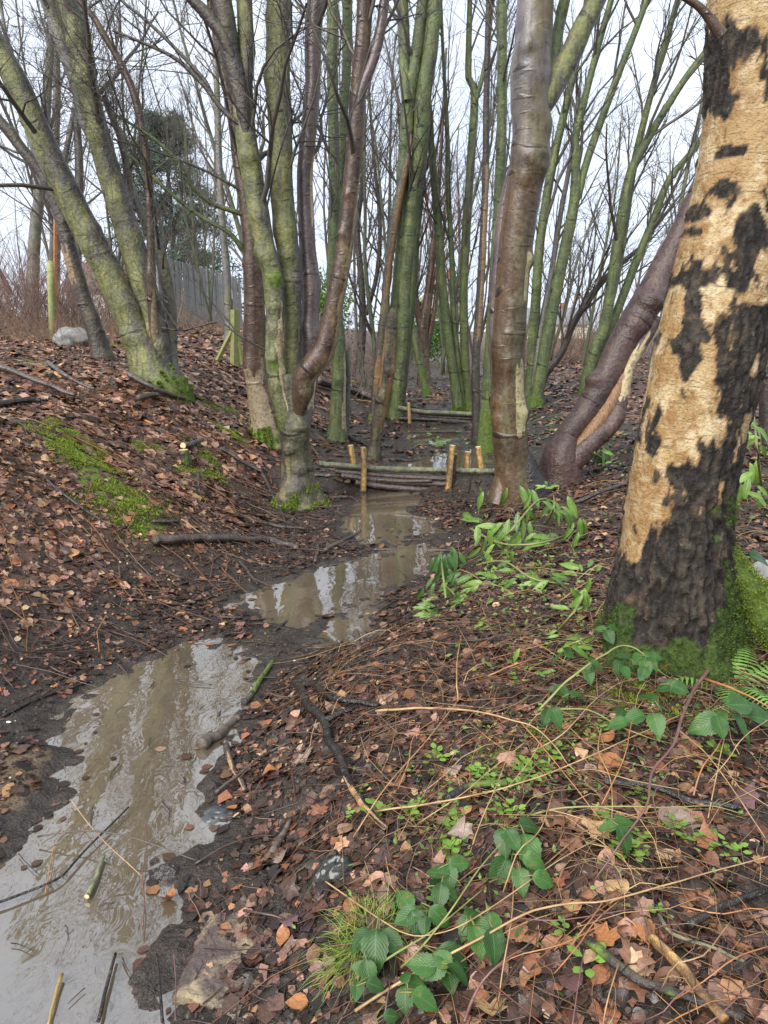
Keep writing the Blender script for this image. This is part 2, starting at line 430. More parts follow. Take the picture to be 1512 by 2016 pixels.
PALE_FENCE = simple('weathered_grey_board', (.20, .20, .19), (.36, .35, .33), .8, 6, stretch=(6, 6, .6))

def stemmat(name, c1, c2, rough=.45):
    return simple(name, c1, c2, rough, 18, .2)
ST_TAN = stemmat('dead_stem_tan', (.22, .125, .055), (.46, .31, .15))
ST_ORANGE = stemmat('dead_stem_orange', (.26, .10, .035), (.42, .19, .07))
ST_MAUVE = stemmat('cane_mauve', (.10, .045, .045), (.18, .085, .075))
ST_OLIVE = stemmat('cane_olive', (.13, .15, .04), (.24, .25, .08))
ST_DARK = stemmat('twig_dark_wet', (.03, .02, .017), (.07, .048, .038), .3)

# leaf litter: colour of each leaf rides on the mesh
def leafmat(name, rough=.38, trans=0.):
    m = Mat(name); c = m.attr('Col', 'Color'); n = m.noise(m.pos(), 120, 3); n2 = m.noise(m.pos(), 35, 3)
    cc = m.mix(.6, c, m.mix(m.ramp(n, (.3, 0.), (.75, 1.)), (.35, .35, .35), (1.25, 1.2, 1.15)), 'MULTIPLY')
    m.P(Base_Color=cc, Roughness=m.ramp(n2, (.35, .18), (.65, .55)), Specular_IOR_Level=.38, Normal=m.bump(n, .5, .004))
    return m.m
LEAF = leafmat('fallen_leaf')

def greenleaf(name, c1, c2, vein, rough=.35, veins=9., back=(.13, .2, .07)):
    m = Mat(name); uv = m.coord('UV'); u = m.sep(uv, 0); v = m.sep(uv, 1)
    au = m.math('ABSOLUTE', m.math('SUBTRACT', u, .5))
    w = m.math('FRACT', m.math('MULTIPLY', m.math('SUBTRACT', v, m.math('MULTIPLY', au, .9)), veins))
    vv = m.ramp(m.math('ABSOLUTE', m.math('SUBTRACT', w, .5)), (0.02, 1.), (.12, 0.))
    mid = m.ramp(au, (.012, 1.), (.035, 0.))
    n = m.noise(m.pos(), 45, 4); oi = m.n('ShaderNodeObjectInfo').outputs['Random']
    c = m.mix(m.ramp(m.math('ADD', m.math('MULTIPLY', n, .7), m.math('MULTIPLY', oi, .5)), (.25, 0.), (.85, 1.)), c1, c2)
    sp = m.noise(m.pos(), 70, 4, .7); c = m.mix(m.math('MULTIPLY', m.ramp(m.math('ADD', sp, m.math('MULTIPLY', oi, .12)), (.68, 0.), (.74, 1.)), .8), c, (.16, .10, .03))
    c = m.mix(m.math('MULTIPLY', m.math('MAXIMUM', m.math('MULTIPLY', vv, .22), mid), .6), c, vein)
    bf = m.n('ShaderNodeNewGeometry').outputs['Backfacing']; c = m.mix(bf, c, back)
    puff = m.ramp(m.math('ABSOLUTE', m.math('SUBTRACT', w, .5)), (0., 0.), (.4, 1.))
    m.P(Base_Color=c, Roughness=rough, Normal=m.bump(puff, .16, .004), Specular_IOR_Level=.32)
    m.P(Transmission_Weight=0.0)
    return m.m
BRAMBLE = greenleaf('bramble_leaf', (.012, .040, .008), (.038, .105, .018), (.07, .15, .04), .42)
LAUREL = greenleaf('laurel_leaf', (.03, .08, .012), (.14, .245, .045), (.26, .36, .11), .28, 6., (.27, .36, .14))
LAUREL_D = greenleaf('dark_laurel_leaf', (.02, .055, .014), (.055, .12, .03), (.16, .22, .10), .3, 6., (.12, .2, .06))
WEED = greenleaf('weed_leaf', (.085, .17, .022), (.17, .29, .05), (.22, .33, .09), .5, 4.)
GRASSM = simple('grass_blade', (.09, .17, .02), (.27, .36, .06), .5, 14)
FERNM = simple('fern_frond', (.06, .16, .025), (.14, .28, .05), .55, 8)
def mossmat():
    m = Mat('moss'); c = m.attr('Col', 'Color'); m.P(Base_Color=c, Roughness=.9, Specular_IOR_Level=.2); return m.m
MOSSM = mossmat()

# ground: wet black mud, brown soil, sand bar, moss patches
def groundmat():
    m = Mat('woodland_soil'); p = m.pos()
    n1 = m.noise(p, 2.2, 6); n2 = m.noise(p, 14, 6, .65); n3 = m.noise(p, 70, 4, .6); n4 = m.noise(p, 5, 4)
    soil = m.mix(m.ramp(n2, (.3, 0.), (.7, 1.)), (.020, .015, .012), (.080, .058, .042))
    soil = m.mix(m.ramp(n3, (.55, 0.), (.75, 1.)), soil, (.12, .085, .058))
    mud = m.mix(m.ramp(n2, (.3, 0.), (.72, 1.)), (.030, .024, .021), (.088, .070, .057))
    c = m.mix(m.attr('wet'), soil, mud)
    lit = m.mix(m.ramp(n3, (.35, 0.), (.65, 1.)), m.mix(n4, (.06, .03, .02), (.13, .062, .036)), (.18, .10, .062))
    c = m.mix(m.attr('litter'), c, lit)
    c = m.mix(m.ramp(m.math('ADD', m.attr('sand'), m.math('MULTIPLY', m.math('SUBTRACT', n2, .5), .9)), (.4, 0.), (.6, 1.)), c, m.mix(n3, (.11, .078, .048), (.25, .18, .11)))
    c = m.mix(m.ramp(m.math('ADD', m.attr('moss'), m.math('MULTIPLY', m.math('SUBTRACT', n2, .5), 1.)), (.45, 0.), (.65, 1.)), c, m.mix(n3, *MOSS))
    ro = m.mix(m.attr('wet'), m.ramp(n4, (.3, .45), (.7, .8)), m.ramp(n4, (.35, .10), (.65, .38)))
    n5 = m.noise(p, 32, 5, .7); b = m.bump(n2, 1., .07); b = m.bump(n5, 1., .035, b); b = m.bump(n3, .8, .014, b)
    m.P(Base_Color=c, Roughness=ro, Normal=b, Specular_IOR_Level=.55)
    return m.m
GROUND = groundmat()

def watermat():
    m = Mat('muddy_water'); p = m.pos((1, .62, 1))
    n1 = m.noise(p, 3.0, 2, .5, .6); n2 = m.noise(p, 16, 2, .5, .8); n3 = m.noise(m.pos(), 1.1, 4)
    near = m.ramp(m.math('DIVIDE', m.sep(m.pos(), 1), 6.), (.35, 1.), (.95, .22))
    c = m.mix(m.ramp(n3, (.3, 0.), (.7, 1.)), (.062, .048, .032), (.125, .098, .064))
    b = m.bump(n1, .09, .04); bb = m.n('ShaderNodeBump'); m.set(bb, 'Height', n2); m.set(bb, 'Strength', m.math('MULTIPLY', near, .07)); m.set(bb, 'Distance', .015); m.set(bb, 'Normal', b)
    m.P(Base_Color=c, Roughness=.02, IOR=2.6, Normal=bb.outputs[0])
    m.P(Specular_IOR_Level=.62)
    return m.m
WATER = watermat()

# ------------------------------------------------------------------ the ground sheet
def graded(lo, hi, a, b, fine, grow=1.07):
    x = [a]
    while x[-1] < b: x.append(x[-1] + fine)
    s = fine
    while x[-1] < hi: s *= grow; x.append(x[-1] + s)
    s = fine; y = [a]
    while y[-1] > lo: s *= grow; y.append(y[-1] - s)
    return np.array(y[::-1][:-1] + x)
gx = graded(-500, 500, -2.5, 2.5, .033, 1.06)
gy = graded(-60, 700, 1.0, 5.0, .033, 1.036)
GX, GY = np.meshgrid(gx, gy)
GZ = height_exact(GX, GY); GRID = (gx, gy, GZ)
sL = smooth_interp(GY, XL) - GX; sR = GX - smooth_interp(GY, XR)
pd, plev = pool_d(GX, GY)
_pe = pool_d
def pool_d(x, y):
    i = np.clip(np.searchsorted(gx, x), 0, len(gx) - 1); j = np.clip(np.searchsorted(gy, y), 0, len(gy) - 1); return pd[j, i], plev[j, i]
n_ = fbm2(GX, GY, 1.4, 4, 30) - .5; nf = fbm2(GX, GY, 5., 3, 31) - .5
WETF = np.clip(np.maximum(sstep(.75, .1, np.maximum(sL, sR) + n_ * .9), sstep(.6, .1, pd)), 0, 1)
def moss_mask(x, y):
    """patches of moss, given as strokes of pixels with a width in metres"""
    o = np.zeros(x.shape)
    for P, w in MSW:
        for a, b in zip(P[:-1], P[1:]):
            e = b - a; t = np.clip(((x - a[0]) * e[0] + (y - a[1]) * e[1]) / max(e @ e, 1e-9), 0, 1)
            d = np.hypot(x - a[0] - t * e[0], y - a[1] - t * e[1])
            o = np.maximum(o, sstep(1.25, .5, d / w))
    return o
MOSS_STROKES = [([(95, 845), (150, 890), (205, 950), (265, 1010)], .26), ([(110, 830), (180, 885)], .12), ([(385, 880), (420, 915)], .16), ([(355, 925), (420, 935)], .14),
                ([(430, 840), (470, 860)], .18), ([(60, 715), (85, 722)], .22), ([(210, 683), (245, 683)], .28), ([(390, 790), (480, 815)], .16),
                ([(1130, 1390), (1250, 1370), (1330, 1390)], .13), ([(1080, 1440), (1180, 1440)], .10), ([(940, 1500), (1000, 1490)], .08), ([(950, 1545), (1000, 1540)], .04),
                ([(1450, 1180), (1500, 1230)], .16), ([(980, 1690), (1000, 1720)], .05), ([(880, 1660), (900, 1680)], .05), ([(250, 880), (310, 880)], .12)]
MSW = [([G(u, v)[:2] for u, v in pts], w) for pts, w in MOSS_STROKES]
MM = moss_mask(GX, GY)
SAND = sstep(.16, .02, np.abs(pd - .02)) * 0
sp_ = G(20, 1560)[:2]
SAND = sstep(.30, .10, np.hypot((GX - sp_[0] + .12) * .9, (GY - sp_[1]) * .62) + n_ * .35 + nf * .25)
SAND = SAND * sstep(.36, .56, fbm2(GX, GY, 6., 4, 33) + .25 * SAND); GZ = GZ + .030 * SAND * (pd < .3); GRID = (gx, gy, GZ)
LIT = np.clip(sstep(.25, .8, sL + n_ * .7) * .8 + sstep(1.0, 3., sR + n_) * .75 * sstep(5, 9, GY), 0, 1)
V = np.stack([GX, GY, GZ], -1).reshape(-1, 3)
ny, nx = GX.shape
i, j = np.meshgrid(np.arange(ny - 1), np.arange(nx - 1), indexing='ij')
F = np.stack([i * nx + j, i * nx + j + 1, (i + 1) * nx + j + 1, (i + 1) * nx + j], -1).reshape(-1, 4)
ground = mk('ground', V, F, GROUND, attrs={'wet': WETF.ravel(), 'litter': LIT.ravel(), 'moss': MM.ravel(), 'sand': SAND.ravel()})
tag(ground, kind='structure')

def sheet(name, x0, x1, y0, y1, z):
    tag(mk(name, [(x0, y0, z), (x1, y0, z), (x1, y1, z), (x0, y1, z)], np.array([[0, 1, 2, 3]]), WATER), kind='structure')
sheet('water', -2.6, 1.3, -4, 8.05, 0.0)
sheet('water', -.9, 2.2, 8.3, 11.9, 0.14)
sheet('water', -.4, 2.4, 11.9, 14.3, 0.15)
print('terrain', len(V))

# ------------------------------------------------------------------ words for where a thing lies
ANCH = [(430,1880,'the concrete slab'),(728,1820,'the bright grass tuft'),(652,1712,'the black plastic sheet'),(556,1650,'the grey wood wedge'),(660,1490,'the black snaking branch'),(840,1800,'the bramble beside the grass'),
 (1030,1690,'the broad-leaved bramble'),(1350,1925,'the yellow peeled stick'),(1240,1920,'the stout dark stick'),(1150,1782,'the long sweeping tan stem'),(1300,1500,'the purple-brown cane'),(1390,1575,'the rotten branch'),(935,1548,'the mossy black log'),
 (1440,1345,'the fern'),(1320,1350,'the birch foot'),(1440,1430,'the bramble at the right edge'),(1081,1525,'the crossing tan stem'),(1440,1775,'the black stick at the right'),(1340,1845,'the greenish twig'),(980,1900,'the mauve cane'),
 (1050,1140,'the heap of laurel leaves'),(1171,1645,'the large torn leaf'),(1225,1640,'the small bramble sprig'),(880,1940,'the low bramble at the bottom'),(850,1400,'the level tan stem'),(1110,1400,'the birch moss'),(1120,840,'the brush heap'),(900,850,'the second dam'),
 (845,1215,'the star-shaped laurel sprig'),(950,1850,'the drooping bramble'),(780,1880,'the bramble left of the canes'),(1480,1580,'the purplish leaf'),(1216,1757,'the pale tan leaf')]
def where(u, v):
    a = min(ANCH, key=lambda q: (q[0] - u) ** 2 + (q[1] - v) ** 2); dx, dy = u - a[0], v - a[1]; r = math.hypot(dx, dy)
    d = ('right of' if dx > 0 else 'left of') if abs(dx) > abs(dy) else ('below' if dy > 0 else 'above')
    return ('just ' if r < 55 else 'some way ' if r > 120 else '') + d + ' ' + a[2]
FARA = [(50,'at the far left edge'),(115,'behind the mossy fence post'),(175,'behind the pale boulder'),(262,'behind the leaning clump'),(322,'left of the evergreen'),(400,'behind the board fence'),(480,'behind the braced post'),(560,'behind the flaking brown trunk'),
 (645,'behind the purple stem'),(700,'behind the straight green tree'),(745,'left of the green clump'),(790,'behind the leaning snag'),(850,'behind the red-brown forked tree'),(910,'behind the three slender green stems'),(960,'behind the dark split stem'),
 (1022,'behind the big wet brown trunk'),(1105,'behind the fanning green clump'),(1200,'behind the brown brush heap'),(1300,'behind the torn curved stem'),(9999,'hidden partly by the birch')]
def farw(u): return next(t for l, t in FARA if u < l)

# ------------------------------------------------------------------ fallen leaves
def leaf_outline(kind):
    if kind == 0:      # oval, pointed, folded along the midrib
        t = np.linspace(0, 1, 6); w = np.sin(t ** .8 * pi) * .36
        L = np.stack([-w, t - .5], -1); R = np.stack([w, t - .5], -1)
        mid = np.stack([np.zeros(6), t - .5], -1)
        V = np.concatenate([mid, L[1:-1], R[1:-1]]); F = []
        for k in range(5):
            for s in (0, 1):
                o = 6 + 4 * s
                a = [k, k + 1]
                q = [k] + ([o + k - 1] if k > 0 else []) + ([o + k] if k < 4 else []) + [k + 1]
                for z in range(1, len(q) - 1): F.append([q[0], q[z], q[z + 1]] if s else [q[0], q[z + 1], q[z]])
        return V, np.array(F)
    ang = []; rad = []
    lob = [(-90, .16), (-62, .42), (-36, .36), (-12, .55), (14, .42), (34, .60), (58, .46), (86, .68), (122, .43), (150, .58), (168, .40), (190, .55), (218, .36), (240, .44)]
    V = [(0, -.12)] + [(r * math.cos(radians(a)) * .95, r * math.sin(radians(a)) - .1) for a, r in lob]
    F = [[0, k, k % len(lob) + 1] for k in range(1, len(lob) + 1)]
    return np.array(V), np.array(F)
LT = [leaf_outline(0), leaf_outline(1)]
QT = (np.array([(-.38, -.35), (.3, -.5), (.42, .1), (.05, .5), (-.4, .2)]), np.array([[0, 1, 2], [0, 2, 3], [0, 3, 4]]))

def ground_normal(x, y, e=.06):
    z = height(x, y); zx = height(x + e, y); zy = height(x, y + e)
    return z, nrm(np.stack([-(zx - z) / e, -(zy - z) / e, np.ones_like(z)], -1))

def scatter(x, y, size, tmpl, cols, tilt=.24, curl=.42, lift=.006, rng=RNG, zfix=None):
    N = len(x); T, F = tmpl
    if zfix is None: z, nn = ground_normal(x, y)
    else: z = np.full(N, zfix); nn = np.tile([0, 0, 1.], (N, 1))
    nn = nrm(nn + rng.normal(0, tilt, (N, 3)) * np.array([1, 1, .3]))
    a = rng.uniform(0, 2 * pi, N); t = np.stack([np.cos(a), np.sin(a), np.zeros(N)], -1)
    t = nrm(t - (t * nn).sum(1, keepdims=True) * nn); b = np.cross(nn, t)
    lx = T[None, :, 0] * rng.uniform(.8, 1.15, (N, 1)); ly = np.repeat(T[None, :, 1], N, 0)
    c1 = rng.normal(0, curl, (N, 1)); c2 = rng.normal(.2, curl, (N, 1)) * 1.2; c3 = rng.normal(0, curl, (N, 1))
    lz = c1 * ly ** 2 + c2 * lx ** 2 + c3 * lx * ly
    lz = lz - lz.min(1, keepdims=True) * .7
    s = size[:, None, None]
    V = np.stack([x, y, z + lift], -1)[:, None] + s * (lx[..., None] * t[:, None] + ly[..., None] * b[:, None] + lz[..., None] * nn[:, None])
    FF = (F[None] + (np.arange(N) * len(T))[:, None, None]).reshape(-1, 3)
    C = np.repeat(cols[:, None], len(T), 1)
    return V.reshape(-1, 3), FF, C.reshape(-1, 3)

PAL = np.array([(.026, .017, .013), (.055, .028, .018), (.13, .060, .036), (.23, .098, .048), (.34, .18, .09), (.34, .20, .14), (.075, .042, .032), (.46, .30, .17), (.18, .10, .07)])
def leafcols(N, w, rng=RNG):
    w = np.array(w, float); k = rng.choice(len(PAL), N, p=w / w.sum())
    return PAL[k] * rng.uniform(.7, 1.3, (N, 1)) * (1 + rng.normal(0, .06, (N, 3)))
acc = [[], [], []]
def addleaves(x, y, size, tm, cols, **kw):
    if not len(x): return
    V, F, C = scatter(x, y, size, tm, cols, **kw); o = sum(len(v) for v in acc[0])
    acc[0].append(V); acc[1].append(F + o); acc[2].append(C)
def region(n, x0, x1, y0, y1):
    return RNG.uniform(x0, x1, n), RNG.uniform(y0, y1, n)
def visible(x, y, pad=.12):
    z = height(x, y, False); dy = y * CP - (z - CAM_H) * SP; up = y * SP + (z - CAM_H) * CP
    return (dy > .3) & (np.abs(x / dy) < .5193 + pad) & (np.abs(up / dy) < .6923 + pad)
W_BANK = [2.2, 2.6, 3, 2.2, 1.7, 2.8, 2.4, 1.0, 2.6]
W_MUD = [5, 3.4, 1.3, .6, .25, .4, 3.2, .12, .8]
W_NEAR = [5, 5, 2.4, 1.2, .8, .7, 4, .4, 1.4]
def litter(n, box, smin, smax, w, cond, tm=None, **kw):
    x, y = region(n, *box); m = visible(x, y); x, y = x[m], y[m]
    sl = smooth_interp(y, XL) - x; sr = x - smooth_interp(y, XR); d, _ = pool_d(x, y)
    dens = cond(sl, sr, d, fbm2(x, y, 1.8, 3, 40), x, y)
    m = RNG.random(len(x)) < dens; x, y = x[m], y[m]
    sz = smin + (smax - smin) * 1.25 * RNG.random(len(x)) ** 1.6; co = leafcols(len(x), w)
    if tm is not None: addleaves(x, y, sz, tm, co, **kw)
    else:
        k = RNG.random(len(x)) < .84
        addleaves(x[k], y[k], sz[k], LT[0], co[k], **kw); addleaves(x[~k], y[~k], sz[~k] * .85, LT[1], co[~k], **kw)
bank = lambda sl, sr, d, n, x, y: sstep(.15, .85, sl + (n - .5) * 1.4) * (.5 + .5 * sstep(.42, .56, n + .05)) * (d > .05) * (1 - .85 * moss_mask(x, y))
near = lambda sl, sr, d, n, x, y: sstep(.15, 1.15, sr + (n - .5) * 1.2) * (.2 + .8 * sstep(.42, .58, n + .04)) * (d > .04) * (1 - .7 * moss_mask(x, y))
mud = lambda sl, sr, d, n, x, y: ((sl < .5) & (sr < .5) & (d > .01)) * sstep(.3, .6, n)
litter(22000, (-4.5, -.3, 1.6, 6.0), .04, .09, W_BANK, bank)
litter(20000, (-6.0, -.3, 6.0, 8.6), .05, .11, W_BANK, bank, tm=QT)
litter(32000, (-6.5, -.3, 8.6, 13.), .05, .12, W_BANK, bank, tm=QT)
litter(26000, (-14., 0, 13., 26.), .07, .13, W_BANK, bank, tm=QT)
litter(10500, (-.8, 2.6, 1.0, 4.2), .03, .07, W_NEAR, near)
litter(26000, (-.9, 2.8, 1.0, 5.0), .012, .035, W_NEAR, lambda sl, sr, d, n, x, y: sstep(-.1, .3, sr) * (d > .03), tm=QT)
litter(13000, (.0, 5.0, 4.2, 9.0), .045, .09, W_NEAR, near, tm=LT[0])
litter(30000, (1., 16., 9.0, 26.), .06, .13, W_BANK, near, tm=QT)
litter(15000, (-2.3, 1.3, 1.2, 8.0), .025, .07, W_MUD, mud, tilt=.22, curl=.5, lift=.001)
litter(16000, (-2.3, 1.3, 1.2, 8.0), .01, .03, W_MUD, mud, tm=QT, tilt=.3)
litter(14000, (-4.5, -.3, 1.6, 7.0), .015, .04, W_BANK, lambda sl, sr, d, n, x, y: sstep(-.2, .3, sl) * (d > .03) * (1 - .85 * moss_mask(x, y)), tm=QT)
litter(9000, (-1.0, 3.0, 8.2, 22.), .05, .10, W_NEAR, mud, tm=QT, tilt=.2)
litter(14000, (-2.3, 1.3, 1.2, 8.0), .02, .055, W_MUD, lambda sl, sr, d, n, x, y: (d > -.02) * sstep(.4, .1, d) * sstep(.3, .5, n), tm=QT, tilt=.15)
# leaves afloat on the water
xf, yf = region(1500, -2, .6, 1.3, 6.5); dd, lv = pool_d(xf, yf); m_ = (dd < -.03) & (RNG.random(1500) < np.where(dd > -.16, .9, .07))
addleaves(xf[m_], yf[m_], RNG.uniform(.015, .06, m_.sum()), LT[0], leafcols(m_.sum(), W_MUD), tilt=.03, curl=.1, lift=.003, zfix=0.0)
o = mk('leaf_litter', np.concatenate(acc[0]), np.concatenate(acc[1]), LEAF, col=np.concatenate(acc[2]))
tag(o, 'wet brown leaf litter strewn over the banks and mud', 'leaf litter', kind='stuff')
print('leaves', sum(len(f) for f in acc[1]))

# fine twigs, stalks and bark crumbs lying everywhere
def twig_litter():
    Ps, Rs, Cs = [], [], []
    def add(n, box, l0, l1, r0, r1, cond, pal, wig=.25, arch=.0):
        x, y = region(n, *box); m = visible(x, y); x, y = x[m], y[m]
        sl = smooth_interp(y, XL) - x; sr = x - smooth_interp(y, XR); d, _ = pool_d(x, y)
        m = RNG.random(len(x)) < cond(sl, sr, d, fbm2(x, y, 2.2, 3, 44), x, y); x, y = x[m], y[m]; N = len(x)
        K = 5; a = RNG.uniform(0, 2 * pi, N); L = RNG.uniform(l0, l1, N) * RNG.uniform(.4, 1, N)
        px = np.zeros((N, K)); py = np.zeros((N, K)); px[:, 0] = x; py[:, 0] = y
        for k in range(1, K):
            a = a + RNG.normal(0, wig, N); px[:, k] = px[:, k - 1] + np.cos(a) * L / (K - 1); py[:, k] = py[:, k - 1] + np.sin(a) * L / (K - 1)
        z = height(px.ravel(), py.ravel()).reshape(N, K)
        z = z * .35 + np.linspace(0, 1, K) * (z[:, -1:] - z[:, :1]) * .65 + z[:, :1] * .65 + RNG.uniform(.004, .03, (N, 1))
        z = np.maximum(z, height(px.ravel(), py.ravel()).reshape(N, K) + .002)
        z = z + arch * RNG.random((N, 1)) * np.sin(np.linspace(0, pi, K))[None]
        R = RNG.uniform(r0, r1, (N, 1)) * np.linspace(1, .55, K)[None]
        Ps.append(np.stack([px, py, z], -1)); Rs.append(R)
        pal = np.array(pal); Cs.append(np.repeat((pal[RNG.integers(0, len(pal), N)] * RNG.uniform(.6, 1.3, (N, 1)))[:, None], K * 3, 1).reshape(-1, 3))
    dry = [(.36, .22, .10), (.46, .32, .16), (.28, .13, .05), (.20, .08, .05), (.10, .06, .045), (.30, .2, .1)]
    dark = [(.04, .028, .024), (.07, .05, .04), (.12, .08, .06), (.2, .13, .08)]
    add(2300, (-.3, 2.4, 1.0, 3.6), .12, .75, .0008, .0022, lambda sl, sr, d, n, x, y: sstep(.1, .6, sr) * .9, dry + dark, .40, .05)
    add(800, (.2, 3.4, 3.0, 7.0), .15, .8, .001, .003, lambda sl, sr, d, n, x, y: sstep(.1, .5, sr), dry + dark, .25, .08)
    add(2600, (-.9, 2.4, 1.0, 4.2), .05, .25, .001, .003, lambda sl, sr, d, n, x, y: (d > .03) * 1., dark, .2)
    add(3400, (-5, -.4, 2.0, 11.), .12, .8, .0015, .005, lambda sl, sr, d, n, x, y: (sl > .05) * 1., dark + dry[2:5], .22, .02)
    add(1500, (-2.2, 1.2, 3.0, 8.2), .08, .5, .002, .006, lambda sl, sr, d, n, x, y: ((d > .0) & (sl < .6) & (sr < .6)) * 1., dark[:3], .2)
    add(1600, (-9, 9, 9, 22.), .2, 1.2, .003, .008, lambda sl, sr, d, n, x, y: (d > .05) * .8, dark + dry[:2], .15, .05)
    V, F = tubes(np.concatenate(Ps), np.concatenate(Rs), 3)
    tag(mk('twig_litter', V, F, LEAF, col=np.concatenate(Cs)), 'tangle of dead stalks and fine twigs strewn over the ground', 'twig litter', kind='stuff')
twig_litter()

# crumbs of mud and pale woodchip
def crumbs():
    n = 22000; x, y = region(n, -2.3, 2.6, 1.0, 8.); m = visible(x, y); x, y = x[m], y[m]
    d, _ = pool_d(x, y); m = d > .02; x, y = x[m], y[m]; N = len(x)
    s = .003 + .017 * RNG.random(N) ** 2.2; chip = RNG.random(N) < .04
    c = np.where(chip[:, None], (.55, .42, .25), (.045, .036, .03)) * RNG.uniform(.6, 1.4, (N, 1))
    T = np.array([(1, 0, 0), (-1, 0, 0), (0, 1, 0), (0, -1, 0), (0, 0, 1.)]); Fo = np.array([[0, 2, 4], [2, 1, 4], [1, 3, 4], [3, 0, 4]])
    z = height(x, y); s = np.where(chip, np.minimum(s, .008), s)
    V = np.stack([x, y, z], -1)[:, None] + s[:, None, None] * (T[None] * RNG.uniform(.5, 1.3, (N, 5, 3)) + RNG.normal(0, .2, (N, 5, 3)))
    FF = (Fo[None] + (np.arange(N) * 5)[:, None, None]).reshape(-1, 3)
    tag(mk('mud_crumbs', V.reshape(-1, 3), FF, LEAF, col=np.repeat(c[:, None], 5, 1).reshape(-1, 3)), 'crumbs of dark mud and pale woodchip on the banks', 'mud', kind='stuff')
crumbs()

# moss: short upright tufts
def moss_blades(x, y, z, nn, n_per=1, h=(.012, .03)):
    N = len(x); d = nrm(nn + RNG.normal(0, .45, (N, 3))); L = RNG.uniform(*h, N)[:, None]
    w = nrm(np.cross(d, RNG.normal(0, 1, (N, 3)))) * L * .22
    b = np.stack([x, y, z], -1)
    V = np.stack([b - w, b + w, b + d * L], 1).reshape(-1, 3); F = np.arange(N * 3).reshape(-1, 3)
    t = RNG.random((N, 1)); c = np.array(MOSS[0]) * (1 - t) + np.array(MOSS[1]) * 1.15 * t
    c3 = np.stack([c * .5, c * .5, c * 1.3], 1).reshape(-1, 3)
    return V, F, c3
def moss_carpet():
    Vs, Fs, Cs = [], [], []; o = 0
    for pts, w in MOSS_STROKES:
        P = [G(u, v)[:2] for u, v in pts]
        for a, b in zip(P[:-1], P[1:]):
            L = np.linalg.norm(b - a); n = int((26000 if a[1] < 5 else 42000) * (L + w) * w * 2)
            t = RNG.random(n); x = a[0] + (b[0] - a[0]) * t + RNG.normal(0, w * .62, n); y = a[1] + (b[1] - a[1]) * t + RNG.normal(0, w * .62, n)
            nz = fbm2(x, y, 9., 3, 61); k = (nz > .43) & (fbm2(x, y, 2.5, 2, 62) > .38); x, y = x[k], y[k]
            z, nn = ground_normal(x, y); V, F, C = moss_blades(x, y, z, nn, h=(.008, .022) if a[1] < 5 else (.010, .026))
            Vs.append(V); Fs.append(F + o); Cs.append(C); o += len(V)
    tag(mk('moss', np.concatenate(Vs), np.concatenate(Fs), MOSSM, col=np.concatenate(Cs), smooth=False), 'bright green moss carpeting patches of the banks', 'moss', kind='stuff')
    print('moss', o // 3)
moss_carpet()
# ------------------------------------------------------------------ trees
def grow(st, dr, ln, K, wig, up, rng=RNG):
    N = len(st); P = np.zeros((N, K, 3)); P[:, 0] = st; d = nrm(dr)
    for k in range(1, K):
        d = nrm(d + rng.normal(0, wig, (N, 3)) + np.array([0, 0, up])); P[:, k] = P[:, k - 1] + d * (ln / (K - 1))[:, None]
    return P
def sample(P, R, t):
    K = P.shape[1]; f = t * (K - 1); k = np.minimum(f.astype(int), K - 2); w = f - k; i = np.arange(len(P))
    p = P[i, k] * (1 - w)[:, None] + P[i, k + 1] * w[:, None]; d = nrm(P[i, k + 1] - P[i, k]); r = R[i, k] * (1 - w) + R[i, k + 1] * w
    return p, d, r
def side(d, ang, rng=RNG):
    q = nrm(np.cross(d, rng.normal(0, 1, d.shape))); return nrm(d * np.cos(ang)[:, None] + q * np.sin(ang)[:, None])
def branching(P, R, spec, rng=RNG, r_min=.0016):
    """P (N,K,3), R (N,K): stems; spec: list of (children per stem, t range, length range (m), angle deg, wiggle, up, K, radius factor)"""
    out = []; L0 = None
    for (nc, (t0, t1), (l0, l1), ang, wig, up, K, rf) in spec:
        idx = np.repeat(np.arange(len(P)), nc); t = rng.uniform(t0, t1, len(idx))
        p, d, r = sample(P[idx], R[idx], t)
        dr = side(d, np.radians(rng.normal(ang, 10, len(idx))), rng)
        ln = rng.uniform(l0, l1, len(idx)) * (1.15 - .5 * t)
        if L0 is not None: ln = np.minimum(ln, L0[idx] * .85)
        Q = grow(p, dr, ln, K, wig, up, rng)
        rr = np.maximum(np.minimum(r * rf, ln * .016 + .001), r_min)[:, None] * np.linspace(1, .35, K)[None]
        out.append((Q, rr)); P, R, L0 = Q, rr, ln
    return out
def crown_mesh(name, parent, loc, P, R, spec, mat=TWIG, rng=RNG, sides=(5, 3, 3), r_min=.0024):
    lv = branching(P, R, spec, rng, r_min)
    V, F = join([tubes(Q, r, s) for (Q, r), s in zip(lv, sides)])
    return mk(name, V, F, mat, parent, loc)

TREES = {}
kr_ = np.random.default_rng(77)
def pxstem(pts, Y, dy=0., yo=0., rooted=False):
    """pixels (u, v, width) on a leaning vertical sheet at distance Y; dy: extra distance at the top end"""
    n = len(pts); P = []; R = []
    for k, (u, v, w) in enumerate(pts):
        y = Y + dy * k / max(n - 1, 1) + (yo * min(1., k / 2.) if rooted else yo)
        P.append(ony(u, v, y)); R.append(wy(u, v, w, y))
    return P, R
def extend(P, R, up, taper=.55, bend=0.):
    """carry a stem on above the picture"""
    d = nrm((np.array(P[-1]) - np.array(P[-2]))); P = list(P); R = list(R); r0 = R[-1]
    for k in range(1, 4):
        d = nrm(d + np.array([bend, 0, .12])); P.append(P[-1] + d * up / 3); R.append(r0 * (1 - (1 - taper) * k / 3))
    return P, R

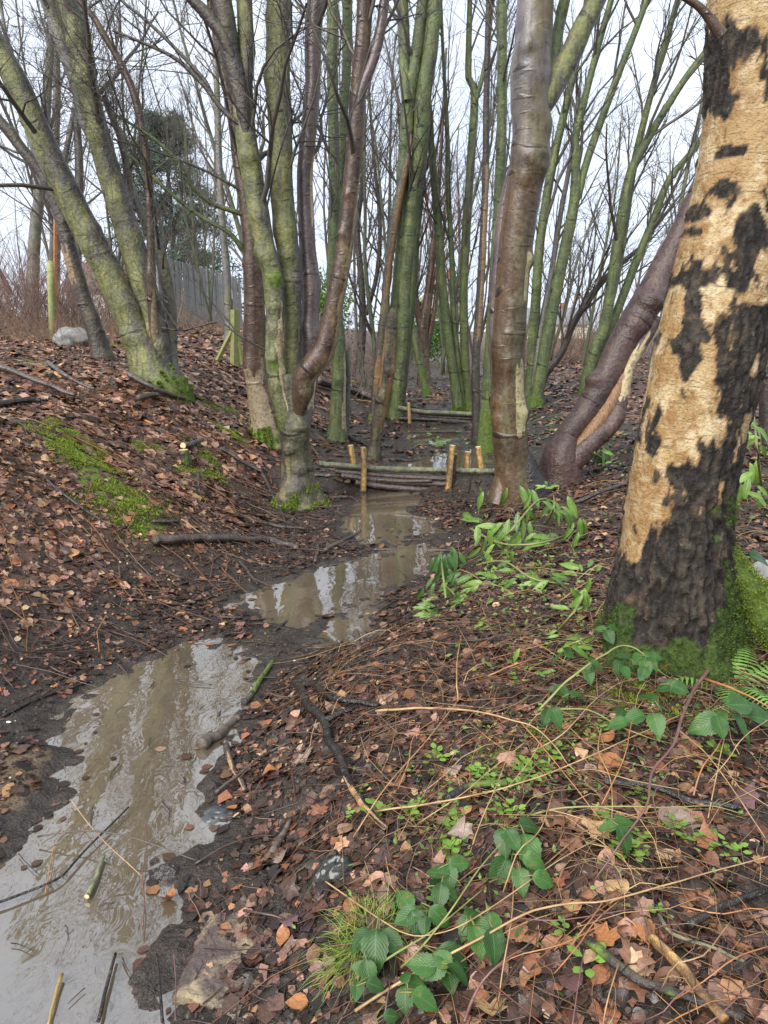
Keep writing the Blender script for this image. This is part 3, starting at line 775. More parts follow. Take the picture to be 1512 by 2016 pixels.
SPEC_MAIN = [(9, (.35, .98), (.9, 2.6), 42, .16, .10, 8, .30), (7, (.2, .98), (.35, 1.1), 45, .2, .06, 5, .6), (4, (.2, 1.), (.12, .5), 42, .22, .05, 3, .7)]
SPEC_SLIM = [(11, (.30, .99), (.8, 2.2), 28, .10, .09, 7, .42), (6, (.2, .98), (.3, 1.0), 35, .16, .08, 4, .6), (3, (.2, 1.), (.15, .5), 38, .2, .05, 3, .7)]

def tree(name, label, base, stems, group=None, spec=SPEC_MAIN, twig=TWIG, cat='tree', sink=.12, up=2.2, sides=20, step=.05, crown=True, fan=None, Yadd=0.):
    """base: pixel of the foot; stems: dicts(px, mat, dy, flare, knots ...). The first stem stands on the ground."""
    g = G(*base); Y = g[1] + Yadd; loc = np.array([g[0], Y, g[2]])
    t = thing(name, label, cat, loc, group)
    CP_, CR_ = [], []
    for k, s in enumerate(stems):
        P, R = pxstem(s['px'], Y, s.get('dy', 0), s.get('y', 0), not s.get('foot', k == 0) and not s.get('free'))
        if s.get('foot', k == 0):                     # reach into the ground
            z = hz(P[0][0], P[0][1]); P = [np.array([P[0][0], P[0][1], min(z, P[0][2]) - sink])] + P; R = [R[0] * 1.05] + R
        topout = s['px'][-1][1] <= 12 or s.get('ext')
        if topout: P, R = extend(P, R, s.get('up', up), bend=s.get('bend', 0))
        kn = list(s.get('knots', ())); Ls = np.linalg.norm(np.diff(np.array(P), axis=0), axis=1).sum()
        for _ in range(int(Ls * 1.5)):
            kn.append((kr_.uniform(.15, max(Ls - 1.5, .3)), kr_.uniform(-200, 20), kr_.uniform(.5, 1.1) * max(R[len(R) // 2], .02) * .6, kr_.uniform(.10, .30)))
        V, F, uv, at = stem(P, R, s.get('sides', sides), s.get('step', step), s.get('lump', .06) * 1.35, kn, s.get('seed', k + len(TREES) * 3), s.get('flare', .32 if s.get('foot', k == 0) else 0), s.get('flare_h', .2), s.get('peel'), s.get('moss', 0), s.get('mspot', ()), s.get('mossamt', 1.))
        mk('trunk' if k == 0 else s.get('name', 'stem'), V, F, s.get('mat', BK_GREEN), t, loc, uv, at)
        if s.get('crown', True):
            c = crom(np.column_stack([P, R]), 12); CP_.append(c[:, :3]); CR_.append(c[:, 3])
    if crown and CP_:
        crown_mesh('crown', t, loc, np.array(CP_), np.array(CR_), spec, twig)
    TREES[name + label] = (t, loc, Y)
    return t, loc, Y

def cut_stub(parent, loc, P, d, r, mat, L=.12):
    """short snag of a broken side branch, with a pale end"""
    d = nrm(np.asarray(d, float)); P = np.asarray(P, float)
    V, F, uv, at = stem([P, P + d * L * .6, P + d * L], [r * 1.3, r, r * .85], 10, .02, .12, seed=int(abs(P[0] * 100)) % 50)
    b = mk('branch_stub', V, F, mat, parent, loc, uv, at)
    return b

# 1 leaning clump on the left bank
t, loc, Y = tree('leaning_sycamore_tree', 'clump of thick green stems leaning left from a mossy foot on the left bank', (325, 765), [
  dict(px=[(318,768,95),(298,728,80),(274,667,61),(242,595,57),(210,528,54),(167,448,53),(131,377,52),(99,310,48),(67,238,46),(36,167,45),(0,103,44),(-50,20,42)], mat=BK_GREEN, flare=.25, moss=.45, lump=.05, ext=True,
       knots=[(1.2,-60,.07,.22),(1.9,-110,.06,.2),(2.55,-40,.05,.2),(2.05,-70,.08,.14),(3.1,-90,.06,.2),(.75,-80,.05,.16)]),
  dict(px=[(318,735,50),(306,651,46),(286,575,49),(270,516,49),(246,437,48),(226,377,46),(206,310,45),(187,238,43),(171,167,43),(163,111,44),(147,52,42),(131,0,42)], y=.06, dy=.3, mat=BK_GREEN,
       knots=[(1.05,-90,.09,.25),(2.0,-80,.06,.2),(2.75,-90,.09,.26),(3.3,-100,.08,.3),(3.75,-90,.06,.2),(4.4,-90,.1,.3),(5.0,-80,.05,.2)]),
  dict(px=[(192,310,10),(180,270,18),(162,228,25),(155,179,27),(131,111,27),(111,52,27),(92,0,27)], y=.27, dy=.2, mat=BK_GREY, free=True),
  dict(px=[(312,735,20),(304,660,20),(298,560,18),(297,500,16),(296,437,16),(293,357,16),(284,278,16),(270,206,16),(254,159,14),(230,111,14),(206,71,13),(183,32,12),(155,0,12)], y=-.12, mat=BK_BROWN, knots=[(1.15,-90,.06,.4),(1.9,-90,.04,.4),(2.6,-90,.04,.3)], peel=[(-60,40,.3,1.0)]),
  dict(px=[(338,745,34),(335,694,28),(333,595,27),(317,508,24),(302,468,22),(274,409,18),(254,357,16),(242,286,14),(222,234,13),(206,190,12)], y=.3, dy=.3, mat=BK_GREY),
  dict(px=[(300,560,6),(318,588,6),(330,596,5)], mat=BK_GREY, crown=False, sides=8)])

tree('dark_stem_tree', 'dark crooked stem with peeling bark between the leaning clump and the pale boulder', (200, 708), [
  dict(px=[(203,708,40),(198,690,36),(187,651,33),(167,595,31),(147,528,29),(131,468,28),(117,417,27),(100,372,25),(80,337,24),(44,294,22),(20,262,22),(-20,215,20)], mat=BK_DARK, moss=.15, ext=True, peel=[(-120,35,1.1,1.6)], knots=[(1.9,-40,.06,.4)])])

# 2 the big clump by the stream
tree('multi_stem_sycamore_tree', 'large many-stemmed tree with a curved brown stem rising from the stream edge', (592, 992), [
  dict(px=[(590,992,84),(587,950,64),(585,908,57),(580,850,53),(580,815,50),(575,775,46),(570,735,40)], mat=BK_FOOT, flare=.5, flare_h=.2, moss=.34, crown=False, lump=.16, step=.02, sides=36, nopeel=1, knots=[(.86,-65,.10,.42),(.5,-70,.05,.3),(.7,-110,.05,.3),(.35,-90,.06,.3),(.95,-60,.06,.35)]),
  dict(px=[(582,905,20),(573,855,34),(558,800,38),(547,760,36),(540,694,34),(541,640,34),(541,595,37),(535,536,40),(519,476,41),(505,397,41),(495,337,43),(483,258,41),(479,179,38),(485,119,33),(483,40,32),(481,0,32)], y=-.08, dy=.2, mat=BK_GREEN, mspot=[(.25,-60,.10),(.95,-90,.05),(1.75,-70,.09)], lump=.08, step=.025,
       peel=[(-30,28,.4,1.45)], knots=[(.75,-90,.05,.3),(1.05,-100,.06,.35),(1.28,-90,.06,.35),(1.5,-80,.05,.3),(1.75,-60,.05,.35),(1.95,-110,.05,.25),(2.35,-90,.08,.4),(2.85,-90,.06,.4),(3.4,-120,.06,.3)]),
  dict(px=[(484,262,16),(479,215,28),(464,145,37),(452,100,38),(445,40,37),(438,0,36)], y=.02, mat=BK_DARK),
  dict(px=[(463,150,14),(456,112,23),(440,72,25),(424,50,24),(400,20,23),(380,0,22)], y=-.03, mat=BK_DARK),
  dict(px=[(588,910,20),(588,860,32),(584,800,34),(578,754,32),(576,680,33),(575,595,37),(570,516,43),(560,437,46),(553,357,46),(553,278,46),(549,198,48),(547,119,48),(549,40,48),(549,0,48)], y=.10, dy=.25, mat=BK_GREEN,
       knots=[(1.75,-90,.08,.2),(2.02,-90,.05,.25),(2.25,-90,.11,.42),(2.72,-90,.07,.3),(3.6,-140,.08,.3),(4.15,-60,.08,.3)]),
  dict(px=[(590,880,34),(596,820,38),(606,750,38),(611,700,37),(610,635,36),(612,585,37),(612,556,40),(606,496,33),(602,417,32),(600,337,32),(608,258,30),(613,205,31),(616,159,31),(616,79,33),(622,0,35)], y=.28, dy=.3, mat=BK_PURPLE,
       peel=[(-50,30,.3,1.0),(-20,18,2.2,2.9)], knots=[(1.15,-40,.1,.3),(2.95,-70,.07,.25),(3.2,-110,.05,.2)]),
  dict(px=[(578,890,14),(583,845,22),(589,800,32),(595,765,40),(602,738,44),(622,712,46),(642,675,42),(654,615,37),(670,536,35),(682,456,33),(690,377,33),(698,298,33),(704,198,33),(710,130,32),(713,99,32),(717,40,32),(719,0,32)], y=-.05, dy=-.2, mat=BK_BROWN, lump=.07, step=.025,
       peel=[(-18,30,.75,2.2),(-15,12,2.2,2.8)], knots=[(.62,-30,.08,.3),(2.2,-150,.04,.2)]),
  dict(px=[(704,225,12),(709,190,18),(722,151,21),(737,111,20),(749,60,20),(757,0,19)], y=-.24, mat=BK_PURPLE, free=True),
  dict(px=[(478,250,8),(440,218,10),(397,163,9),(345,115,8),(278,83,6),(222,60,5)], y=.0, mat=BK_DARK, name='branch'),
  dict(px=[(420,190,6),(400,155,8),(337,87,7),(278,32,6),(238,0,5)], y=.05, mat=BK_DARK, name='branch'),
  dict(px=[(548,700,4),(525,690,4),(470,660,4),(430,635,3.4),(360,650,3),(318,645,2.4)], y=-.15, mat=BK_DARK, name='branch'),
  dict(px=[(470,660,3),(440,620,2.8),(400,575,2.4),(380,540,2)], y=-.15, free=True, mat=BK_DARK, name='branch', crown=False),
  dict(px=[(525,410,4),(540,340,3.4),(560,270,3),(585,190,2.6)], y=-.12, mat=BK_DARK, name='branch')])

tree('brown_trunk_tree', 'brown trunk flaking to cream at its mossy foot, directly behind the many-stemmed tree', (525, 868), [
  dict(px=[(528,868,66),(522,830,56),(512,780,48),(502,720,45),(500,694,44),(501,595,42),(497,496,40),(489,417,36),(471,317,28),(460,238,24),(448,179,20),(436,120,16)], mat=BK_BROWN, flare=.25, moss=.55, lump=.06, peel=[(-120,75,-.5,1.1)], ext=True),
  dict(px=[(492,515,8),(476,488,10),(448,456,9),(397,428,8),(337,381,7),(278,325,6),(240,295,5)], mat=BK_GREEN2, name='branch', dy=-.3),
  dict(px=[(488,430,8),(472,420,10),(417,400,9),(377,365,8),(349,317,7),(298,270,6),(222,222,5)], mat=BK_GREEN2, name='branch', dy=-.4),
  dict(px=[(484,380,5),(472,373,6),(397,333,5),(294,294,4),(222,274,3.4)], mat=BK_DARK, name='branch', dy=-.3)])

# 3 straight green trees behind
tree('straight_green_tree', 'straight green double-stemmed tree behind the curved brown stem', (664, 866), [
  dict(px=[(664,866,40),(665,820,32),(667,760,29),(667,700,28),(664,640,26),(658,590,24),(654,556,23),(656,476,22),(658,357,22),(656,238,22),(654,119,22),(654,0,22)], mat=BK_GREEN2, flare=.3, peel=[(-30,22,.2,1.3)], moss=.15, knots=[(1.0,-90,.06,.3)]),
  dict(px=[(672,520,14),(671,450,14),(672,357,15),(676,238,17),(683,119,19),(684,0,20)], y=.3, mat=BK_GREEN2),
  dict(px=[(678,862,15),(682,800,14),(684,740,13),(682,690,12)], y=.15, mat=BK_GREY, foot=True, crown=False)], spec=SPEC_SLIM)

# 4 green clump in the middle
tree('green_clump_tree', 'clump of tall green stems left of the middle pool', (778, 822), [
  dict(px=[(778,826,30),(781,794,27),(793,675,25),(797,556,25),(809,437,27),(827,298,31),(833,198,31),(848,99,28),(856,0,27)], mat=BK_GREEN2, flare=.3, moss=.3, knots=[(4.0,-90,.08,.2)]),
  dict(px=[(762,826,28),(765,760,26),(769,694,25),(781,595,25),(791,476,25),(793,357,25),(801,258,27),(809,179,31),(821,99,25),(833,0,23)], y=.1, mat=BK_GREEN2, foot=True, moss=.3),
  dict(px=[(801,200,22),(797,139,23),(795,60,23),(793,0,22)], y=.15, mat=BK_GREEN2),
  dict(px=[(742,815,28),(745,774,26),(749,694,23),(757,615,18),(765,516,17),(781,409,18),(797,337,15),(806,290,9),(810,264,4)], y=-.1, mat=BK_SNAG, foot=True, moss=.4, crown=False, lump=.14, peel=[(-60,30,2.2,5.),(-110,30,.6,1.4)]),
  dict(px=[(790,800,14),(800,700,14),(812,600,13),(820,480,12),(832,360,11),(842,240,9)], y=.5, mat=BK_GREEN2, foot=True)], spec=SPEC_SLIM)
tree('leaning_dead_snag', 'dark leaning snag with orange rotten wood behind the log dam', (735, 905), [
  dict(px=[(735,906,28),(738,870,24),(745,829,24),(753,785,25),(761,745,27),(766,700,25),(770,655,24),(773,622,20),(774,606,8)], mat=BK_SNAG, lump=.2, step=.02, peel=[(-40,26,.5,1.6),(-150,20,1.0,1.8)], knots=[(1.25,-60,.05,.4),(.9,-120,.05,.4)])], crown=False, cat='dead tree')
tree('leaning_mossy_stem', 'thin mossy stem leaning left beside the second log dam', (842, 782), [
  dict(px=[(842,782,17),(835,750,15),(825,705,14),(817,665,13),(811,640,11)], mat=BK_GREEN2, moss=1.2, mossamt=.9)], crown=False)

# 5 slender stems right of the middle
tree('slender_green_tree', 'three slender green stems with mossy feet at the far end of the second dam', (912, 808), [
  dict(px=[(902,808,22),(898,770,20),(885,683,19),(871,565,18),(861,424,17),(850,300,14),(847,235,12),(838,120,9),(834,0,7)], mat=BK_GREEN2, flare=.3, moss=.4),
  dict(px=[(915,808,16),(908,765,14),(900,700,13),(893,620,12),(890,520,11),(884,400,10),(880,250,9),(872,100,7),(868,0,6)], y=.1, foot=True, mat=BK_GREEN2, moss=.6),
  dict(px=[(926,806,20),(923,770,18),(916,706,17),(913,565,17),(920,424,17),(934,202,16),(926,160,13),(922,141,13),(925,0,10)], y=.05, foot=True, mat=BK_GREEN2, moss=.5),
  dict(px=[(934,205,10),(950,150,9),(962,80,8),(970,0,7)], y=.05, mat=BK_GREEN2)], spec=SPEC_SLIM)
tree('dark_slender_tree', 'dark split stem standing just left of the mossy green trunk', (938, 870), [
  dict(px=[(938,870,18),(937,800,17),(937,706,16),(946,565,15),(955,377,14),(958,188,13),(962,0,11)], mat=BK_DARK, peel=[(-70,30,1.5,4.)], lump=.12)], spec=SPEC_SLIM)
tree('mossy_green_tree', 'green mossy trunk immediately left of the big wet brown trunk', (957, 890), [
  dict(px=[(957,892,36),(958,850,31),(961,796,29),(970,650,27),(973,589,26),(981,424,21),(988,235,20),(988,0,19)], mat=BK_GREEN2, flare=.25, moss=1.6, mossamt=.8)], spec=SPEC_SLIM)

# 6 the wet brown tree at the end of the dam
tree('wet_brown_tree', 'big wet brown trunk forking high up, at the right end of the log dam', (1014, 985), [
  dict(px=[(1016,988,84),(1012,950,76),(1008,900,70),(1003,850,67),(1002,796,66),(1001,725,64),(1002,659,63),(1007,590,64),(1012,518,66),(1022,440,68),(1031,377,70),(1040,318,71),(1046,259,72),(1044,200,76),(1044,141,78),(1050,80,73),(1054,0,72)], crown=False, mat=BK_WET, sides=36, step=.025, lump=.045, flare=.12, moss=.28, mossamt=.5,
       peel=[(-55,16,.8,1.6),(-45,9,1.9,2.4)], knots=[(1.0,-150,.06,.25),(1.75,-90,.05,.12),(1.8,-60,.12,.1),(3.2,-55,.11,.3),(3.3,-110,.14,.14),(3.05,-100,.05,.12),(4.05,-120,.06,.25),(3.9,-60,.13,.16),(4.1,-90,.1,.14)]),
  dict(px=[(1022,890,40),(1040,940,52),(1058,985,60)], y=-.05, mat=BK_BLACK, crown=False, name='root', lump=.2),
  dict(px=[(1008,900,40),(990,950,40),(978,992,44)], y=-.05, mat=BK_WET, crown=False, name='root', lump=.2),
  dict(px=[(982,800,26),(978,720,27),(976,640,27),(980,540,26),(988,450,26),(1000,380,26),(1015,320,22)], y=.12, mat=BK_PURPLE, crown=False),
  dict(px=[(1052,225,44),(1080,182,48),(1104,142,46),(1122,112,43),(1146,56,40),(1174,0,38)], y=.02, dy=.1, mat=BK_GREEN, knots=[(.1,-90,.1,.2)]),
  dict(px=[(1086,160,22),(1090,125,22),(1100,55,22),(1112,0,21)], y=.25, mat=BK_GREEN2)], sink=.2)

# 7 the torn curving stem behind the birch
def torn_tree():
    g = G(1095, 955); Y = g[1] + .1; loc = np.array([g[0], Y, g[2]])
    t = thing('torn_curved_tree', 'curving purple-brown stem torn open along its length, between birch and brown trunk', 'tree', loc)
    def add(name, px, mat, y=0., dy=0., **kw):
        P, R = pxstem(px, Y + y, dy)
        if kw.pop('foot', False): P = [np.array([P[0][0], P[0][1], hz(P[0][0], P[0][1]) - .2])] + P; R = [R[0] * 1.1] + R
        if kw.pop('ext', False): P, R = extend(P, R, 2.0)
        V, F, uv, at = stem(P, R, 26, .025, kw.pop('lump', .09), kw.pop('knots', ()), kw.pop('seed', 3), **kw)
        mk(name, V, F, mat, t, loc, uv, at); return P, R
    add('trunk', [(1098,985,92),(1100,945,82),(1103,905,72),(1110,878,54),(1122,856,30)], BK_TORN, foot=True, flare=.2, lump=.12)
    a = add('stem', [(1090,940,40),(1094,905,46),(1108,872,46),(1132,838,48),(1160,800,52),(1182,762,54),(1200,728,54),(1222,682,54),(1248,635,56),(1275,590,60),(1300,540,52),(1330,480,45),(1370,392,42),(1402,325,40),(1440,240,38)], BK_TORN, dy=.5, ext=True, lump=.15, knots=[(1.05,-150,.06,.6),(1.75,-60,.1,.35),(1.95,-100,.08,.4),(2.05,-50,.1,.4),(.5,-120,.08,.25)])
    add('torn_strip', [(1112,925,44),(1140,895,44),(1172,862,42),(1200,838,38),(1216,805,32),(1226,770,26),(1238,725,24),(1255,690,26),(1275,655,28),(1290,625,26)], BK_TORN, y=-.06, dy=.35, lump=.16, peel=[(-75,60,.85,1.5)], knots=[(.75,-40,.06,.25)], seed=8)
    add('exposed_wood', [(1118,898,16),(1150,864,26),(1182,824,29),(1207,782,28),(1228,737,24),(1248,692,18),(1266,652,12)], OLDEX, y=-.05, dy=.36, lump=.3, seed=5)
    c = crom(np.column_stack([a[0], a[1]]), 12)
    crown_mesh('crown', t, loc, c[None, :, :3], c[None, :, 3], [(7, (.7, .98), (.8, 2.), 40, .15, .1, 7, .4), (5, (.2, .98), (.3, .9), 40, .2, .06, 5, .6), (3, (.2, 1), (.1, .4), 40, .2, .05, 4, .7)])
OLDEX = simple('torn_heartwood', (.07, .03, .015), (.32, .18, .08), .5, 30, .8, stretch=(2.5, 2.5, .5))
torn_tree()

# 8 the birch
def birch():
    g = G(1325, 1330); Y = g[1] + .22; loc = np.array([g[0], Y, g[2]])
    t = thing('birch_tree', 'thick birch with cream peeling upper bark and black fissured base on the right', 'tree', loc)
    px = [(1318,1400,262),(1319,1330,250),(1321,1245,234),(1324,1160,222),(1330,1083,206),(1335,1002,197),(1348,920,196),(1364,840,198),(1380,770,204),(1396,700,210),(1420,600,208),(1442,500,204),(1464,400,198),(1480,300,194),(1490,200,192),(1495,100,196),(1500,0,200)]
    P, R = pxstem(px, Y, .25); P, R = extend(P, R, 3., .75)
    c = crom(np.column_stack([P, R]), 440); p = c[:, :3]; r = c[:, 3]; sides = 170
    T = nrm(np.gradient(p, axis=0)); X = np.array([1., 0, 0]); e1 = nrm(X[None] - (T @ X)[:, None] * T); e2 = np.cross(T, e1)
    s = np.concatenate([[0], np.cumsum(np.linalg.norm(np.diff(p, axis=0), axis=1))])
    a = pi / 2 + np.linspace(0, 2 * pi, sides + 1); A, Sg = np.meshgrid(a, s); Rr = np.repeat(r[:, None], sides + 1, 1)
    D = np.cos(A)[..., None] * e1[:, None] + np.sin(A)[..., None] * e2[:, None]; B = p[:, None] + D * Rr[..., None]
    z = B[..., 2] - loc[2]
    # black fissured bark: everything low down, broken plates and scars higher up
    big = fbm(B * np.array([19, 19, 8.]) + 11, 5, 71)
    lim = np.interp(z, [0, .5, .75, 1.1, 1.7, 1.85, 2.3, 4.2], [1.2, .94, .64, .52, .47, .385, .34, .30])
    facing = np.cos(A - radians(-35)); lim = lim + .11 * np.cos(A - radians(-15)) * sstep(.3, 1.0, z) * sstep(3.2, 1.9, z)
    big = big + .46 * (fbm(B * np.array([34, 34, 16.]), 5, 82) - .5); halo = sstep(.16, -.02, big - lim); rough = sstep(.03, -.022, big - lim)
    # horizontal scar bands and knots seen in the photograph: pixel, size
    vis = np.zeros(A.shape)
    for (u, v, w, h) in [(1430, 70, 70, 75), (1400, 95, 26, 45), (1392, 330, 18, 60), (1466, 355, 22, 26), (1427, 398, 20, 16), (1386, 487, 17, 17), (1392, 440, 34, 14), (1340, 535, 30, 24), (1400, 545, 66, 30), (1470, 545, 55, 40), (1330, 670, 36, 34), (1395, 620, 26, 70), (1375, 700, 26, 60), (1480, 275, 34, 14), (1500, 450, 40, 60), (1510, 640, 60, 70), (1470, 700, 40, 60)]:
        q = ony(u, v, Y - .12); k = FPX / (Y + .25); dx = (B[..., 0] - q[0]) * k; dz = (B[..., 2] - q[2]) * k
        e = (fbm(B * np.array([15, 15, 10.]), 5, 73) - .5) * 2.2
        if v > 120: w, h = w * .68, h * .68
        vis = np.maximum(vis, sstep(1.05, .92, np.hypot(dx / w, dz / h) + e) * (np.sin(A) < .35))
    vh = np.zeros(A.shape)
    for (u, v, w, h) in [(1466, 355, 30, 40), (1427, 398, 30, 26), (1386, 487, 30, 28), (1392, 440, 50, 22), (1460, 120, 60, 60), (1400, 330, 30, 70), (1420, 500, 60, 40), (1450, 180, 40, 40)]:
        q = ony(u, v, Y - .12); k = FPX / (Y + .25); dx = (B[..., 0] - q[0]) * k; dz = (B[..., 2] - q[2]) * k
        vh = np.maximum(vh, sstep(1.3, .5, np.hypot(dx / w, dz / h) + (fbm(B * np.array([15, 15, 22.]), 5, 83) - .5) * 2.) * (np.sin(A) < .35))
    clean = np.zeros(A.shape)
    for (u, v, w, h) in [(1270, 985, 46, 90), (1255, 1075, 20, 40), (1345, 850, 30, 60), (1300, 690, 20, 40), (1340, 640, 30, 50), (1345, 740, 26, 60)]:
        q = ony(u, v, Y - .12); k = FPX / (Y + .25); dx = (B[..., 0] - q[0]) * k; dz = (B[..., 2] - q[2]) * k
        clean = np.maximum(clean, sstep(1.05, .92, np.hypot(dx / w, dz / h) + (fbm(B * np.array([26, 26, 16.]), 5, 74) - .5) * 1.7) * (np.sin(A) < .3))
    rough = np.clip(np.maximum(rough * (1 - clean), vis), 0, 1)
    # displacement
    def rid(q, sd): return 1 - np.abs(2 * fbm(q, 4, sd) - 1)
    cr = rid(B * np.array([27, 27, 8.]) + 3, 75); cr2 = rid(B * np.array([38, 38, 28.]), 76); cr3 = fbm(B * 130, 3, 77)
    gr_ = sstep(.80, .97, cr); gr2 = sstep(.80, .98, cr2); plate = fbm(B * np.array([34, 34, 11.]), 3, 81)
    disp = rough * np.interp(z, [.3, .9], [1., .5]) * (.008 + .012 * plate - .020 * gr_ - .008 * gr2 + .018 * (cr3 - .5)) + (1 - rough) * .004 * (fbm(B * 9, 3, 78) - .5)
    flare = np.exp(-np.maximum(z, 0) / .16) * (.05 + .05 * np.cos(A * 5 + .6) + .05 * (fbm(B * 4, 3, 79) - .5))
    V = B + D * (disp + flare)[..., None]
    mo = sstep(.42, .7, fbm(B * 8, 4, 80) + .46 * sstep(.42, .0, z) - .25 + .30 * sstep(.2, .9, np.cos(A + .25)) * sstep(.85, .3, z))
    n = len(s); ns = sides + 1; i, j = np.meshgrid(np.arange(n - 1), np.arange(sides), indexing='ij')
    F = np.stack([i * ns + j, i * ns + j + 1, (i + 1) * ns + j + 1, (i + 1) * ns + j], -1).reshape(-1, 4)
    m = Mat('birch_bark'); uv = m.coord('UV'); o = m.pos()
    mp = m.n('ShaderNodeMapping'); m.set(mp, 'Vector', uv); mp.inputs['Scale'].default_value = (9, 75, 1)
    ln = m.noise(mp.outputs[0], 1, 3, .6); n1 = m.noise(o, 9, 5, .65); n2 = m.noise(o, 60, 4, .6); n3 = m.noise(o, 22, 5, .7)
    cream = m.mix(m.ramp(n1, (.38, 0.), (.62, 1.)), (.34, .24, .105), (.53, .43, .27))
    cream = m.mix(m.ramp(n3, (.52, 0.), (.68, 1.)), cream, (.24, .12, .045)); cream = m.mix(m.ramp(m.noise(m.pos((1, 1, .5)), 5, 4), (.52, 0.), (.64, 1.)), cream, (.33, .22, .10))
    cream = m.mix(m.math('MULTIPLY', m.ramp(ln, (.57, 0.), (.64, 1.)), .75), cream, (.12, .075, .045))
    cream = m.mix(m.math('MULTIPLY', m.attr('halo'), m.ramp(n3, (.36, .25), (.6, 1.))), cream, m.mix(n2, (.13, .07, .03), (.34, .19, .065)))
    cream = m.mix(m.math('MULTIPLY', m.ramp(m.noise(m.pos((1, 1, 2.2)), 75, 5, .75), (.54, 0.), (.64, 1.)), .75), cream, (.075, .045, .025))
    blk = m.mix(m.ramp(n3, (.35, 0.), (.7, 1.)), (.011, .009, .008), (.055, .045, .034))
    blk = m.mix(m.math('MULTIPLY', m.ramp(n2, (.60, 0.), (.72, 1.)), .7), blk, (.17, .165, .13))
    blk = m.mix(m.math('MULTIPLY', m.ramp(n1, (.52, 0.), (.66, 1.)), .55), blk, (.15, .10, .06)); blk = m.mix(m.ramp(m.math('ADD', m.attr('plate'), m.math('MULTIPLY', m.math('SUBTRACT', n3, .5), .7)), (.50, 0.), (.66, 1.)), blk, m.mix(n2, (.022, .018, .015), (.085, .07, .052))); blk = m.mix(m.math('MULTIPLY', m.attr('crack'), .85), blk, (.010, .008, .008))
    c = m.mix(m.attr('rough'), cream, blk)
    c = m.mix(m.ramp(m.math('ADD', m.attr('moss'), m.math('MULTIPLY', m.math('SUBTRACT', n3, .5), .7)), (.4, 0.), (.62, 1.)), c, m.mix(m.ramp(n2, (.35, 0.), (.65, 1.)), (.010, .022, .005), (.050, .082, .013)))
    b = m.bump(n3, .8, .02); b = m.bump(n2, .8, .01, b); b = m.bump(ln, .25, .003, b)
    m.P(Base_Color=c, Roughness=m.mix(m.attr('rough'), (.6,) * 3, (.75,) * 3), Normal=b, Specular_IOR_Level=.25)
    mk('trunk', V.reshape(-1, 3), F, m.m, t, loc, np.stack([(A - pi / 2) / (2 * pi), Sg], -1).reshape(-1, 2), {'rough': rough.ravel(), 'moss': mo.ravel(), 'crack': np.maximum(gr_, .6 * gr2).ravel(), 'plate': plate.ravel(), 'halo': np.clip(np.maximum(halo, vh), 0, 1).ravel()})
    # side branch at the top, root running right under moss
    Pb, Rb = pxstem([(1420, 70, 26), (1392, 30, 18), (1370, 8, 15), (1330, -20, 13)], Y - .05, 0); Pb, Rb = extend(Pb, Rb, 1.5)
    V, F, uv_, at = stem(Pb, Rb, 14, .03, .06, seed=4); mk('branch', V, F, BK_BROWN, t, loc, uv_, at)
    cc = crom(np.column_stack([Pb, Rb]), 10)
    crown_mesh('crown', t, loc, cc[None, :, :3], cc[None, :, 3], [(8, (.5, .98), (.5, 1.2), 40, .15, .0, 7, .5), (5, (.2, 1), (.2, .6), 40, .2, -.03, 5, .6)], TWIG_RED, sides=(4, 3))
    q0 = ony(1428, 1120, Y + .02); q1 = ony(1470, 1165, Y + .02); q2 = ony(1512, 1215, Y - .03); q3 = ony(1570, 1290, Y - .1)
    def rz(q, dz): return np.array([q[0], q[1], max(q[2], hz(q[0], q[1])) + dz])
    pts = [q0 + np.array([-.06, 0, .12]), q0, q1, q2, q3 - np.array([0, 0, .05])]
    V, F, uv_, at = stem(pts, [.06, .075, .075, .07, .05], 26, .02, .25, seed=12); at['moss'] = np.ones(len(V)) * .95
    mk('root', V, F, BK_DARK, t, loc, uv_, at)
    # moss tufts grow on the root and foot
    def tufts(Vs, N, sel):
        k = RNG.choice(np.nonzero(sel)[0], N); q = Vs[k] + RNG.normal(0, .010, (N, 3)); return q
    q = tufts(V, 14000, V[:, 2] > V[:, 2].min() + .02); cen = crom(np.array(pts), 40)
    nn = q - cen[np.argmin(((q[:, None] - cen[None]) ** 2).sum(-1), 1)]
    v1, f1, c1 = moss_blades(q[:, 0], q[:, 1], q[:, 2], nrm(nn), h=(.006, .014))
    Vt = (B + D * (disp + flare)[..., None]).reshape(-1, 3); q = tufts(Vt, 16000, (mo.ravel() > .62))
    nn = nrm(np.stack([q[:, 0] - loc[0], q[:, 1] - Y, np.full(len(q), .1)], -1))
    v2, f2, c2 = moss_blades(q[:, 0], q[:, 1], q[:, 2], nn, h=(.005, .012))
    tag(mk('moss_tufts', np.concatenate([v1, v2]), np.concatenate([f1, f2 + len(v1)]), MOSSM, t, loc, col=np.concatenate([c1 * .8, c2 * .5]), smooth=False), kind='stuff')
birch()
